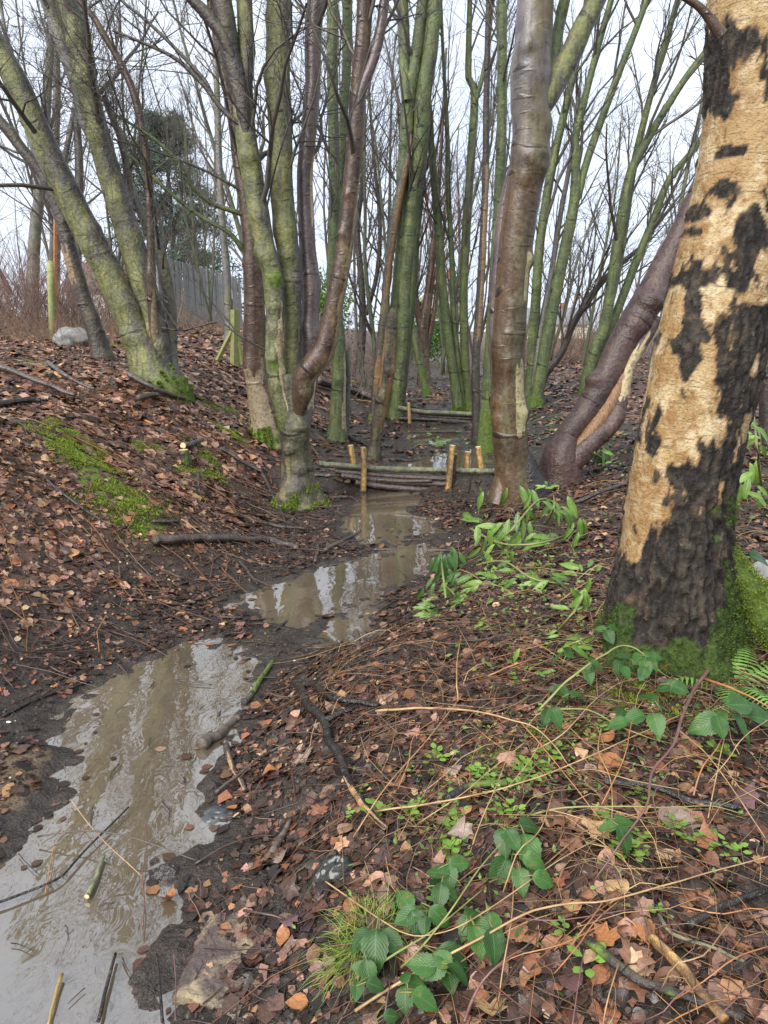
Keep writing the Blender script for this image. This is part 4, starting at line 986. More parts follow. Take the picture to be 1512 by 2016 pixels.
# shaggy moss on other tree feet
def foot_moss(key, N, h=(.008, .022)):
    t, loc, Y = TREES[key]; o = [c for c in t.children if c.name.startswith('trunk')][0]; me = o.data
    V = np.empty(len(me.vertices) * 3, np.float32); me.vertices.foreach_get('co', V); V = V.reshape(-1, 3)
    Nn = np.empty(len(me.vertices) * 3, np.float32); me.vertices.foreach_get('normal', Nn); Nn = Nn.reshape(-1, 3)
    mo = np.empty(len(V), np.float32); me.attributes['moss'].data.foreach_get('value', mo)
    k = np.nonzero((mo > .5) & (V[:, 2] > -.05))[0]
    if not len(k): return
    k = RNG.choice(k, N); q = V[k] + RNG.normal(0, .02, (N, 3)) * (1 - np.abs(Nn[k]))
    v, f, c = moss_blades(q[:, 0], q[:, 1], q[:, 2], Nn[k], h=h)
    tag(mk('moss_tufts', v, f, MOSSM, t, None, col=c, smooth=False), kind='stuff')
for k_, n_t in (('leaning_sycamore', 9000), ('multi_stem', 5000), ('brown_trunk', 6000), ('wet_brown', 1200), ('slender_green', 2500)):
    for kk in TREES:
        if kk.startswith(k_): foot_moss(kk, n_t * 2)
# ------------------------------------------------------------------ right-hand background stems
SPEC_R = [(13, (.28, .99), (.9, 2.6), 26, .09, .07, 7, .42), (6, (.2, .98), (.3, 1.1), 32, .15, .07, 4, .6), (3, (.2, 1.), (.15, .5), 36, .2, .05, 3, .7)]
tree('fanning_green_tree', 'green forked clump with a mossy foot just right of the big wet brown trunk', (1052, 800), [
  dict(px=[(1055,800,30),(1060,760,25),(1083,636,23),(1106,518,22),(1130,400,21),(1134,300,17),(1134,264,15),(1177,94,13),(1203,0,12)], mat=BK_GREEN2, flare=.3, moss=.5),
  dict(px=[(1040,798,24),(1045,753,22),(1052,640,20),(1064,471,18),(1092,306,16),(1130,141,14),(1156,0,12)], y=.2, foot=True, mat=BK_GREEN2, moss=.4),
  dict(px=[(1136,390,14),(1152,330,14),(1167,283,15),(1210,165,14),(1247,71,13),(1273,0,12)], y=.1, mat=BK_GREEN2),
  dict(px=[(1052,760,12),(1066,640,11),(1085,540,11),(1104,420,10),(1126,300,9),(1140,180,8)], y=.4, mat=BK_GREY)], spec=SPEC_R)
tree('low_leaning_tree', 'dark low stem sweeping right in front of the brown brush heap', (1062, 770), [
  dict(px=[(1062,770,15),(1070,742,15),(1082,725,14),(1105,695,14),(1130,636,13),(1177,565,12),(1224,518,10),(1270,480,8)], mat=BK_DARK)], spec=SPEC_R)
tree('upright_green_tree', 'pair of upright green stems behind the torn curved stem', (1153, 775), [
  dict(px=[(1152,775,24),(1155,745,22),(1170,690,21),(1191,636,21),(1214,494,21),(1238,353,18),(1276,273,16),(1342,165,13),(1395,94,12),(1470,0,10)], mat=BK_GREEN2, moss=.4),
  dict(px=[(1192,636,14),(1214,541,15),(1232,430,15),(1247,330,14),(1271,226,13),(1294,141,12),(1334,0,11)], y=.2, mat=BK_GREEN2),
  dict(px=[(1178,720,18),(1188,683,18),(1224,589,17),(1261,494,16),(1290,424,15),(1318,353,13),(1381,273,11),(1450,150,9)], y=.35, foot=True, mat=BK_GREEN2)], spec=SPEC_R)
tree('red_brown_tree', 'reddish brown forked tree in the distance above the middle pool', (832, 758), [
  dict(px=[(836,758,28),(834,720,24),(832,660,24),(836,630,22),(842,590,19),(848,540,15),(853,480,12),(862,400,9),(868,300,7)], mat=BK_BROWN, ext=True),
  dict(px=[(830,650,15),(822,610,13),(816,560,11),(812,480,9),(800,380,7)], mat=BK_BROWN, ext=True),
  dict(px=[(838,700,12),(850,640,11),(858,590,9),(864,540,8)], mat=BK_BROWN, ext=True)], spec=SPEC_R, twig=TWIG_RED)
tree('dark_distant_tree', 'short dark trunk among the thicket left of the green clump', (708, 740), [
  dict(px=[(708,742,18),(710,700,17),(714,640,15),(712,560,13),(704,450,11),(715,330,9),(700,180,7),(690,60,6)], mat=BK_DARK, ext=True),
  dict(px=[(720,620,9),(742,540,9),(748,440,8),(738,330,7)], mat=BK_DARK, ext=True)], spec=SPEC_R)
tree('thin_grey_tree', 'thin grey trunk standing before the board fence', (452, 672), [
  dict(px=[(452,672,18),(450,620,16),(447,540,15),(438,440,14),(432,330,13),(428,200,12),(422,60,10),(420,0,9)], mat=BK_GREY)], spec=SPEC_R, twig=TWIG_FAR)
tree('edge_dark_tree', 'dark trunk cut off by the right edge of the picture behind the birch', (1508, 870), [
  dict(px=[(1512,870,34),(1512,800,32),(1514,700,30),(1520,500,28),(1530,250,25),(1540,0,22)], mat=BK_DARK)], spec=SPEC_R)
# left background, bare brown trees beyond the fence
LB = [((60, 640), [(62,640,26),(64,560,24),(70,450,22),(84,330,20),(92,200,17),(100,80,14),(104,0,12)], 'twin-topped brown tree beyond the fence at the left edge', TWIG_FAR, [[(84,340,14),(62,280,12),(40,200,10),(15,90,8),(0,0,7)]]),
      ((105, 640), [(106,640,24),(106,560,22),(110,420,20),(108,300,18),(112,160,14),(106,0,11)], 'straight brown tree behind the mossy fence post', TWIG_FAR, [[(110,380,12),(130,300,11),(150,180,9),(150,60,7)]]),
      ((155, 645), [(152,645,20),(150,560,19),(152,450,18),(156,330,16),(150,200,13),(160,60,10)], 'brown ivy-stemmed tree seen between the leaning green stems', TWIG_FAR, [])]
for b, px, lab, tw, more in LB:
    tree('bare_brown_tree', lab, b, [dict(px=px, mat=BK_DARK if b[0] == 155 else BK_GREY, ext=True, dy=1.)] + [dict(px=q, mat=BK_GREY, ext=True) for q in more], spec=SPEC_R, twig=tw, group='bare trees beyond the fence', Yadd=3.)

def farlabel(mat, y, u):
    for s in ('thin', 'nearer thin', 'farther thin', 'slighter thin'):
        l = f"{s} bare {'green' if mat is FT else 'brown'}-stemmed background tree {farw(u)}"
        if l not in USED: break
    USED[l] = 1; return l
# ------------------------------------------------------------------ far woodland: slender bare trees filling the view
USED = {}
def far_tree(x, y, hgt, lean, rng, mat, twig, nst=3, r0=.06, u=0):
    z = hz(x, y); loc = np.array([x, y, z])
    t = thing('bare_tree', farlabel(mat, y, u), 'tree', loc, 'thin bare trees in the far background')
    n = rng.integers(1, nst + 1); P, R = [], []
    st = np.tile(loc - [0, 0, .1], (n, 1)) + rng.normal(0, .12, (n, 3)) * [1, 1, 0]
    d = np.stack([rng.normal(lean, .16, n), rng.normal(0, .12, n), np.ones(n)], -1)
    Pm = grow(st, d, rng.uniform(.75, 1.1, n) * hgt, 10, .05, .03, rng); Rm = (rng.uniform(.5, 1.1, n) * r0)[:, None] * np.linspace(1, .3, 10)[None]
    V, F = tubes(Pm, Rm, 6); mk('trunk', V, F, mat, t, loc)
    crown_mesh('crown', t, loc, Pm, Rm, [(14, (.15, .99), (.9, 2.6), 32, .10, .08, 6, .5), (6, (.2, .98), (.35, 1.2), 36, .16, .05, 4, .6), (3, (.25, 1.), (.2, .7), 36, .2, .03, 3, .7)], twig, rng, (4, 3, 3), r_min=.0048)
rg = np.random.default_rng(21)
FT = simple('far_green_stem', (.06, .065, .04), (.10, .115, .055), .75, 3)
FT2 = simple('far_brown_stem', (.06, .045, .04), (.12, .09, .075), .75, 3)
for u, yy, lean in [(20, 17, -.05), (130, 25, .05), (190, 18, .05), (235, 24, 0), (330, 33, 0), (395, 30, .03), (420, 22, .05), (520, 20, 0), (560, 28, .03), (640, 31, .02),
                    (690, 17, .0), (720, 22, .02), (760, 19, .0), (800, 27, .04), (870, 24, .02), (890, 30, .05), (940, 21, .03), (1030, 30, .06), (1085, 24, .1), (1150, 20, .12), (1180, 28, .15), (1215, 23, .18), (1285, 19, .2), (1320, 26, .18), (1370, 30, .15), (1440, 24, .1), (1500, 20, .1), (1620, 22, .1), (1720, 26, .1), (1850, 21, .08), (2000, 27, .05), (2200, 24, .05), (-120, 20, 0), (-260, 24, 0), (-420, 21, 0)]:
    y = yy + rg.normal(0, .8); x = (u - 756) / FPX * (y * CP + 1.2 * SP)
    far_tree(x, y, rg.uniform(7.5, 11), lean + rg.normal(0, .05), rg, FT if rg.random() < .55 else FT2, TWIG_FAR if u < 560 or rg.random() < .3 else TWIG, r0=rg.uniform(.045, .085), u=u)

# the wood beyond, one grey-brown mass of twigs
def distant_wood():
    n = 70; x = rg.uniform(-38, 40, n); y = rg.uniform(36, 52, n); z = height(x, y, False)
    P = grow(np.stack([x, y, z], -1), np.stack([rg.normal(0, .12, n), rg.normal(0, .1, n), np.ones(n)], -1), rg.uniform(5, 9, n), 8, .06, .03, rg)
    R = rg.uniform(.04, .10, n)[:, None] * np.linspace(1, .3, 8)[None]
    lv = branching(P, R, [(10, (.1, .99), (.8, 2.5), 34, .1, .07, 5, .5), (4, (.2, 1.), (.5, 1.6), 38, .16, .05, 4, .6)], rg, .004)
    n2 = 260; x = rg.uniform(-34, 40, n2); y = rg.uniform(30, 50, n2); z = height(x, y, False)
    P2 = grow(np.stack([x, y, z], -1), np.stack([rg.normal(0, .5, n2), rg.normal(0, .3, n2), np.ones(n2)], -1), rg.uniform(.8, 2.4, n2), 6, .15, .0, rg); R2 = np.full((n2, 1), .012) * np.linspace(1, .3, 6)[None]
    lv = lv + branching(P2, R2, [(7, (.05, .99), (.4, 1.3), 40, .15, .0, 4, .7), (4, (.2, 1.), (.2, .7), 38, .16, .0, 3, .7)], rg, .004)
    V, F = join([tubes(P, R, 4)] + [tubes(q, r, 3) for q, r in lv])
    tag(mk('distant_wood', V, F, TWIG_FAR), 'distant bare woodland closing off the view', 'woodland', kind='stuff')
distant_wood()

# ------------------------------------------------------------------ understorey: brown dead shrubs and brush
SHR = {}
def shrub(u, v, wd, ht, n, label, mat, lean=0., name='bare_shrub', group=None, Yp=None, r=(.003, .008), wig=.13, droop=0., subs=4):
    g = G(u, v); loc = g if Yp is None else np.array([ (u - 756) / FPX * (Yp * CP + .8 * SP), Yp, 0.])
    loc = np.array([loc[0], loc[1], hz(loc[0], loc[1])])
    n = int(n * .7)
    st = loc[None] + np.stack([rg.normal(0, wd * .32, n), rg.normal(0, wd * .25, n), np.zeros(n)], -1)
    st[:, 2] = height(st[:, 0], st[:, 1]) - .03
    d = np.stack([rg.normal(lean, .55, n), rg.normal(0, .4, n), np.ones(n)], -1)
    n_ = n; P = grow(st, d, rg.uniform(.35, 1.15, n) * ht, 6, wig * 1.5, -droop, rg); R = rg.uniform(*r, n)[:, None] * np.linspace(1, .4, 6)[None]
    lv = branching(P, R, [(subs, (.2, .98), (.2 * ht, .6 * ht), 34, .16, .0, 4, .6)], rg, r[0] * .6)
    V, F = join([tubes(P, R, 3)] + [tubes(q, rr, 3) for q, rr in lv])
    if label in SHR: label = label + (', the farther one' if loc[1] > SHR[label] else ', the nearer one')
    SHR[label] = loc[1]
    o = mk(name, V, F, mat, None, loc); tag(o, label, 'shrub', group)
BR2 = simple('grey_brush', (.10, .08, .065), (.20, .165, .13), .75, 4)
BR3 = simple('red_brown_brush', (.10, .055, .045), (.19, .105, .085), .75, 4)
GB = 'brown dead brush along the left fence'
for u, v, y in [(10, 655, 14.), (45, 650, 15.), (80, 652, 14.5), (135, 652, 15.5), (175, 655, 15), (225, 660, 15.5), (30, 645, 17), (120, 645, 18), (200, 650, 18.5), (255, 655, 17)]:
    shrub(u, v, 2.0, 1.9 if u < 150 else 1.15, 60, f"{'front' if y < 16 else 'rear'} tangle of brown dead brush {farw(u)}, {'lower' if u > 150 else 'taller'}", [BRUSH, BR2, BR3][int(rg.integers(0, 3))], group=GB, Yp=y, r=(.005, .012), subs=5)
for u, y in [(20, 12.3), (70, 12.0), (120, 12.2), (240, 12.8), (165, 11.6)]:
    shrub(u, 680, 1.5, .6, 110, f'low dry stems on the left bank crest {farw(u)}', BRUSH, group='low dry stems on the left bank crest', Yp=y, r=(.002, .004), lean=.1, droop=.03)
for u, y, h in [(400, 19, .6), (350, 19, .7), (300, 18, .8)]:
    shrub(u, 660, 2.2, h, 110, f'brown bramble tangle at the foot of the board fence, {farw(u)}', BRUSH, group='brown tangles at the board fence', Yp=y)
for u, y, h in [(600, 17, 1.2), (650, 19, 1.4), (700, 16, 1.3), (725, 18.5, 1.6), (770, 21, 1.3), (560, 21, 1.5)]:
    shrub(u, 740, 2.0, h, 90, f'grey-brown leafless thicket {farw(u)}', BR2, group='thicket behind the green clump', Yp=y, subs=5)
for u, y, h, l in [(1090, 25, 1.8, .2), (1130, 23, 2.0, .3), (1170, 24, 2.2, .3), (1210, 26, 2.4, .25), (1255, 23, 1.6, .1), (1060, 27, 1.6, .1)]:
    shrub(u, 760, 2.2, h, 130, f'heap of cut brown brush {farw(u)}, {"leaning more" if l > .22 else "upright"}', BRUSH if u < 1200 else BR2, lean=l, group='brown brush heap on the right', Yp=y)
for u, y, h in [(900, 27, .7), (950, 26, .9), (1000, 28, 1.0), (1300, 25, 1.2), (1480, 18, 1.1), (1650, 24, 1.2), (1850, 26, 1.3), (2100, 25, 1.2)]:
    shrub(u, 760, 2.4, h, 90, f'low brown scrub across the clearing {farw(u)}', BRUSH, group='low scrub across the clearing', Yp=y)

# ------------------------------------------------------------------ evergreen behind the fence
def leafcloud(centers, spread, n, size, rng, c1, c2, wd=.28):
    k = rng.integers(0, len(centers), n); p = centers[k] + rng.normal(0, 1, (n, 3)) * spread[k][:, None] if np.ndim(spread) else centers[k] + rng.normal(0, spread, (n, 3))
    d = nrm(rng.normal(0, 1, (n, 3)) + [0, 0, -.3]); w = nrm(np.cross(d, rng.normal(0, 1, (n, 3)))); L = rng.uniform(.6, 1.3, (n, 1)) * size
    V = np.stack([p - d * L * .5, p + w * L * wd, p + d * L * .5, p - w * L * wd], 1).reshape(-1, 3)
    t = rng.random((n, 1)); c = np.repeat((np.array(c1) * (1 - t) + np.array(c2) * t)[:, None], 4, 1).reshape(-1, 3)
    return V, np.arange(n * 4).reshape(-1, 4), c
def evergreen(u, Y, label, h, w, name='evergreen_tree'):
    x = (u - 756) / FPX * (Y * CP); z = hz(x, Y); loc = np.array([x, Y, z]); t = thing(name, label, 'tree', loc)
    V, F, uv, at = stem([loc - [0, 0, .1], loc + [.1, 0, h * .5], loc + [0, 0, h * .97]], [.16, .10, .02], 10, .3); mk('trunk', V, F, BK_DARK, t, loc, uv, at)
    n = 90; tt = rg.uniform(.06, .97, n); a = rg.uniform(0, 2 * pi, n)
    st = loc + np.stack([np.zeros(n), np.zeros(n), tt * h], -1); d = np.stack([np.cos(a), np.sin(a), np.full(n, .12)], -1)
    ln = w * (1.06 - tt) ** .75 * rg.uniform(.6, 1.15, n); P = grow(st, d, ln, 7, .1, -.04, rg); R = (.012 + .012 * (1 - tt))[:, None] * np.linspace(1, .3, 7)[None]
    V, F = tubes(P, R, 4); mk('limbs', V, F, TWIG, t, loc)
    c = P[:, 2:].reshape(-1, 3); V, F, C = leafcloud(c, .16, 30000, .24, rg, (.05, .085, .065), (.14, .19, .14), .10)
    mk('crown', V, F, MOSSM, t, loc, col=C, smooth=False)
evergreen(348, 34., 'dark evergreen tree showing through the branches above the board fence', 8.6, 4.4)

# green laurel bushes far off
def bush(u, Y, w, h, label, c1, c2, n=5000):
    x = (u - 756) / FPX * (Y * CP + .8 * SP); z = hz(x, Y); loc = np.array([x, Y, z]); t = thing('evergreen_bush', label, 'bush', loc)
    m = 26; st = loc + rg.normal(0, .1, (m, 3)) * [1, 1, 0]; d = np.stack([rg.normal(0, .5, m), rg.normal(0, .5, m), np.ones(m)], -1)
    P = grow(st, d, rg.uniform(.5, 1., m) * h, 6, .15, .0, rg); R = np.full((m, 1), .01) * np.linspace(1, .4, 6)[None]
    V, F = tubes(P, R, 4); mk('stems', V, F, TWIG, t, loc)
    V, F, C = leafcloud(P[:, 2:].reshape(-1, 3), w * .16, n, .12, rg, c1, c2); mk('foliage', V, F, MOSSM, t, loc, col=C, smooth=False)
bush(822, 30, 1.6, 2.6, 'green bush in the distance behind the red-brown forked tree', (.03, .09, .015), (.10, .22, .03))
bush(628, 24, 1.5, 2.0, 'green bush glimpsed between the purple and curved brown stems', (.04, .10, .015), (.12, .24, .035))

# ------------------------------------------------------------------ houses
def brickmat(name, c1, c2):
    m = Mat(name); b = m.n('ShaderNodeTexBrick'); m.set(b, 'Vector', m.coord('Object')); m.set(b, 'Color1', c1); m.set(b, 'Color2', c2); m.set(b, 'Mortar', (.32, .28, .25)); m.set(b, 'Scale', 4.); m.set(b, 'Mortar Size', .012)
    m.P(Base_Color=b.outputs['Color'], Roughness=.85); return m.m
BRICK = brickmat('red_brick', (.30, .085, .05), (.22, .07, .045))
RENDERW = simple('cream_render', (.55, .5, .42), (.66, .61, .53), .9, 3)
TILE = simple('brown_roof_tile', (.10, .055, .04), (.17, .09, .065), .8, 8)
SLATE = simple('grey_slate', (.13, .14, .16), (.2, .21, .235), .6, 8)
GLASS = simple('dark_window_glass', (.03, .035, .04), (.05, .055, .06), .1, 3)
WHITEP = simple('white_window_frame', (.7, .7, .7), (.8, .8, .8), .5, 3)
def box(x0, x1, y0, y1, z0, z1):
    V = np.array([(x, y, z) for z in (z0, z1) for y in (y0, y1) for x in (x0, x1)], float)
    F = np.array([[0, 2, 3, 1], [4, 5, 7, 6], [0, 1, 5, 4], [2, 6, 7, 3], [0, 4, 6, 2], [1, 3, 7, 5]]); return V, F
def house(u, Y, wd, dp, eave, ridge, wall, roof, label, rot=0., gable_front=False):
    x = (u - 756) / FPX * (Y * CP); z = hz(x, Y) - .1; loc = np.array([x, Y, z]); t = thing('house', label, 'house', loc); t.rotation_euler.z = rot
    a = wd / 2
    V, F = box(-a, a, 0, dp, 0, eave); wo_ = mk('wall', V, F, wall, t, smooth=False)
    if gable_front:
        gv = np.array([(-a, 0, eave), (a, 0, eave), (0, 0, ridge), (-a, dp, eave), (a, dp, eave), (0, dp, ridge)], float)
        mk('gable', gv[:3], np.array([[0, 1, 2]]), wall, t, smooth=False); mk('gable', gv[3:], np.array([[0, 2, 1]]), wall, t, smooth=False)
        r = np.array([(-a - .3, -.25, eave - .15), (0, -.25, ridge + .1), (0, dp + .25, ridge + .1), (-a - .3, dp + .25, eave - .15), (a + .3, -.25, eave - .15), (a + .3, dp + .25, eave - .15)], float)
        rv = np.concatenate([r, r + [0, 0, .12]])
        rf = mk('roof', rv, np.array([[0, 1, 2, 3], [1, 4, 5, 2], [6, 9, 8, 7], [7, 8, 11, 10], [0, 6, 7, 1], [1, 7, 10, 4]]), roof, t, smooth=False)
    else:
        m = dp / 2
        r = np.array([(-a - .3, -.3, eave - .1), (a + .3, -.3, eave - .1), (a + .3, m, ridge), (-a - .3, m, ridge), (-a - .3, dp + .3, eave - .1), (a + .3, dp + .3, eave - .1)], float)
        rv = np.concatenate([r, r + [0, 0, .12]])
        rf = mk('roof', rv, np.array([[0, 1, 2, 3], [3, 2, 5, 4], [6, 9, 8, 7], [9, 10, 11, 8], [0, 6, 7, 1]]), roof, t, smooth=False)
        gv = np.array([(-a, 0, eave), (-a, dp, eave), (-a, m, ridge), (a, 0, eave), (a, dp, eave), (a, m, ridge)], float)
        mk('gable', gv[:3], np.array([[0, 1, 2]]), wall, t, smooth=False); mk('gable', gv[3:], np.array([[0, 2, 1]]), wall, t, smooth=False)
    V, F = box(a * .4, a * .4 + .6, dp / 2 - .3, dp / 2 + .3, ridge - .6, ridge + .7); mk('chimney', V, F, BRICK, rf, smooth=False)
    for zz in (.9, 3.4):
        if zz + 1.2 < eave + (1 if gable_front else 0):
            for xx in (-a * .5, a * .5):
                V, F = box(xx - .55, xx + .55, -.06, -.01, zz, zz + 1.2); w = mk('window', V, F, WHITEP, t, smooth=False)
                for s in (-1, 1):
                    V, F = box(xx + s * .27 - .22, xx + s * .27 + .22, -.075, -.062, zz + .08, zz + 1.12); mk('pane', V, F, GLASS, w, smooth=False)
house(872, 62, 3.2, 8, 3.6, 5.6, BRICK, BRICK, 'red brick gabled house far off between the slender green stems', gable_front=True)
house(1085, 95, 9, 7, 1.8, 3.8, RENDERW, SLATE, 'far house with a grey slate roof beyond the brush heap')
house(-120, 58, 7, 7, 2.6, 4.6, RENDERW, TILE, 'brown-roofed house hidden behind brush at the left edge', rot=.2)
house(215, 60, 6, 6, 2.6, 4.8, RENDERW, TILE, 'pale rendered house glimpsed between the leaning stems')

# ------------------------------------------------------------------ board fence, posts, boulder
def board_fence():
    A = np.array([(330 - 756) / FPX * 20.5, 20.5]); B = np.array([(486 - 756) / FPX * 31, 31.]); n = 62
    loc = np.array([A[0], A[1], hz(*A)]); t = thing('board_fence', 'weathered grey close-board fence receding behind the leaning clump', 'fence', loc)
    e = (B - A) / n; a = math.atan2(e[1], e[0]); L = np.linalg.norm(e)
    V, F = box(-L * .44, L * .44, -.011, .011, 0, 1.85); V = V - 0; me = None
    top = V[:, 2] > 1; 
    for k in range(n):
        p = A + e * (k + .5); z = hz(*p) - .03
        if me is None: o = mk('pale', V, F, PALE_FENCE, t, smooth=False); me = o.data
        else: o = bpy.data.objects.new('pale', me); COL.objects.link(o); o.parent = t
        o.location = (p[0] - loc[0], p[1] - loc[1], z - loc[2] + rg.normal(0, .015)); o.rotation_euler = (rg.normal(0, .012), rg.normal(0, .012), a)
    for zz in (.35, 1.45):
        P0 = np.array([*A, hz(*A) + zz]); P1 = np.array([*B, hz(*B) + zz]); q = np.array([math.sin(a), -math.cos(a), 0]) * -.04
        V, F = tubes(np.array([[P0 + q, (P0 + P1) / 2 + q, P1 + q]]), np.full((1, 3), .035), 4); mk('rail', V, F, PALE_FENCE, t, loc, smooth=False)
board_fence()
def post_thing(name, label, top, bot, w, mat, Y=None, sq=True, cat='post', pointed=False):
    g = G(*bot); Yb = g[1] if Y is None else Y
    b = ony(*bot, Yb); tp = ony(*top, Yb); r = wy(*bot, w, Yb); b[2] = min(b[2], hz(b[0], b[1])) - .1
    V, F = tubes(np.array([[b, b * .7 + tp * .3, b * .3 + tp * .7, tp]]), np.full((1, 4), r * (1.2 if sq else 1)), 4 if sq else 12)
    s = 4 if sq else 12; V = np.concatenate([V, [tp + [0, 0, r * .35]]]); k = len(V) - 1; o = 3 * s
    capf = np.array([[o + i, o + (i + 1) % s, k] for i in range(s)])
    ob = mk(name, V, [F, capf], mat, None, b, smooth=not sq); tag(ob, label, cat); return ob, b, tp
post_thing('fence_post', 'mossy round-topped fence post among dead brush on the left', (99, 515), (101, 652), 13, GREENWOOD, Y=12.8, sq=False)
post_thing('fence_post', 'thin orange-brown wooden stake behind the mossy fence post', (109, 430), (107, 650), 6, ST_ORANGE, Y=14.2)
def braced_post():
    g = G(462, 722); Y = g[1]; loc = g; t = thing('braced_post', 'green algae-covered post with two slanting braces before the board fence', 'post', loc)
    def bar(a, b, w, nm):
        P0 = ony(*a, Y); P1 = ony(*b, Y); r = wy(*a, w, Y); V, F = tubes(np.array([[P0, (P0 + P1) / 2, P1]]), np.full((1, 3), r * 1.25), 4); V = np.concatenate([V, [P0, P1]]); n = len(V)
        cf = np.array([[0, 1, n - 2], [1, 2, n - 2], [2, 3, n - 2], [3, 0, n - 2], [8, 9, n - 1], [9, 10, n - 1], [10, 11, n - 1], [11, 8, n - 1]]); mk(nm, V, [F, cf], GREENWOOD, t, loc, smooth=False)
    bar((463, 610), (462, 735), 15, 'upright'); bar((459, 648), (428, 710), 8, 'brace'); bar((467, 655), (478, 718), 7, 'brace')
braced_post()
def blob(name, label, cat, c, size, mat, seed=0, n=24, amp=.3, flat=.7, fr=2.2):
    th, ph = np.meshgrid(np.linspace(0, pi, n), np.linspace(0, 2 * pi, 2 * n)[:-1], indexing='ij')
    d = np.stack([np.sin(th) * np.cos(ph), np.sin(th) * np.sin(ph), np.cos(th)], -1)
    k = 1 + amp * 2 * (fbm(d * fr + seed, 4, seed) - .5)
    V = (d * k[..., None] * np.asarray(size)).reshape(-1, 3) + np.asarray(c); m = 2 * n - 1
    i, j = np.meshgrid(np.arange(n - 1), np.arange(m), indexing='ij'); F = np.stack([i * m + j, (i + 1) * m + j, (i + 1) * m + (j + 1) % m, i * m + (j + 1) % m], -1).reshape(-1, 4)
    return tag(mk(name, V, F, mat, None, np.asarray(c, float)), label, cat)
STONE = simple('pale_boulder_stone', (.09, .09, .088), (.26, .26, .255), .8, 9, 1.)
p = G(140, 682); rr_ = wy(140, 668, 78, p[1])
blob('boulder', 'pale grey boulder half hidden in dead stems on the left bank', 'boulder', (p[0], p[1] + .1, p[2] + .09), (rr_, rr_ * .8, rr_ * .66), STONE, 4)
# ------------------------------------------------------------------ sticks, logs and stems traced on the ground
from mathutils import Matrix, Vector
def capped(V, F, sides, n):
    """close both ends of a stem() grid with fans"""
    ns = sides + 1; a = V[:sides].mean(0); b = V[(n - 1) * ns:(n - 1) * ns + sides].mean(0); k = len(V); V2 = np.vstack([V, a, b]); o = (n - 1) * ns
    T = [[j + 1, j, k] for j in range(sides)] + [[o + j, o + j + 1, k + 1] for j in range(sides)]
    return V2, np.array(T)
def woody(name, P, R, mat, parent=None, loc=None, sides=12, step=.02, lump=.10, cut=(), seed=0, knots=(), peel=None, moss=None, ref=(0, 0, 1)):
    V, F, uv, at = stem(P, R, sides, step, lump, knots, seed, peel=peel, ref=ref)
    n = len(V) // (sides + 1); V2, T = capped(V, F, sides, n)
    uv = np.vstack([uv, uv[:1], uv[-1:]]); at = {k: np.concatenate([a, a[:1], a[-1:]]) for k, a in at.items()}
    if moss is not None: at['moss'] = np.clip((fbm(V2 * 14, 3, seed) - .5) * 2.2 + moss, 0, 1)
    o = mk(name, V2, [F, T], mat, parent, loc, uv, at)
    for end in cut:
        k = 0 if end == 0 else -1; c = V2[-2] if end == 0 else V2[-1]; ring = V[:sides] if end == 0 else V[(n - 1) * (sides + 1):(n - 1) * (sides + 1) + sides]
        d = nrm(np.asarray(P[0], float) - np.asarray(P[1], float)) if end == 0 else nrm(np.asarray(P[-1], float) - np.asarray(P[-2], float))
        cv = np.vstack([c + (ring - c) * .97 + d * .003, [c + d * .004]]); f = np.array([[j, (j + 1) % sides, sides] for j in range(sides)])
        if end == 0: f = f[:, ::-1]
        q = mk('cut_end', cv, f, CUT, o if parent is None else parent, None if parent is None else loc, smooth=False)
        if parent is None:
            q.matrix_parent_inverse = Matrix.Identity(4); q.data.transform(Matrix.Translation(-Vector(loc)))
    return o
_sid = [100]
def stick(label, px, w, mat, name='fallen_branch', cat='branch', arch=0., cut=(), sides=10, step=.02, lump=.12, taper=.7, group=None, z=None, peel=None, moss=None, knots=(), sit=.55):
    _sid[0] += 1
    P, R = [], []; n = len(px); m = 1 + 3 * (n - 1)
    q = crom(np.array([(u, v, 0.) for u, v in px]), m)
    j_ = np.random.default_rng(_sid[0]); q = q + np.column_stack([np.cumsum(j_.normal(0, min(w, 9) * .13, m)), np.cumsum(j_.normal(0, min(w, 9) * .13, m)), np.zeros(m)]) * (1 if m > 2 else 0)
    for k, (u, v, _) in enumerate(q):
        g = G(u, v) if z is None else onz(u, v, z)
        t = k / max(m - 1, 1); w_ = w * (.78 if z is not None else 1.)
        d = (CAM_H - g[2]); r = .5 * w_ / FPX * np.linalg.norm(g - CAMP) * .97 * (1 - (1 - taper) * t)
        lift = r * sit + arch * math.sin(pi * t) + (.022 if v > 1200 and u > 560 else .005)
        g = g + (CAMP - g) * (lift / max(CAM_H - g[2], .3))
        P.append(g); R.append(r)
    P = np.array(P)
    if arch == 0 and z is None:      # a stick does not follow every dip
        zz = P[:, 2].copy(); s = np.convolve(np.pad(zz, 2, mode='edge'), [.1, .2, .4, .2, .1], 'valid'); P[:, 2] = np.maximum(s, zz - .01)
    if mat in (ST_TAN, ST_ORANGE, ST_MAUVE, ST_OLIVE): R = list(np.array(R) * np.linspace(1, .5, m) * .8)
    o = woody(name, P, R, mat, None, P[0], sides, step, lump, cut, _sid[0], knots, peel, moss)
    tag(o, label, cat, group); return o

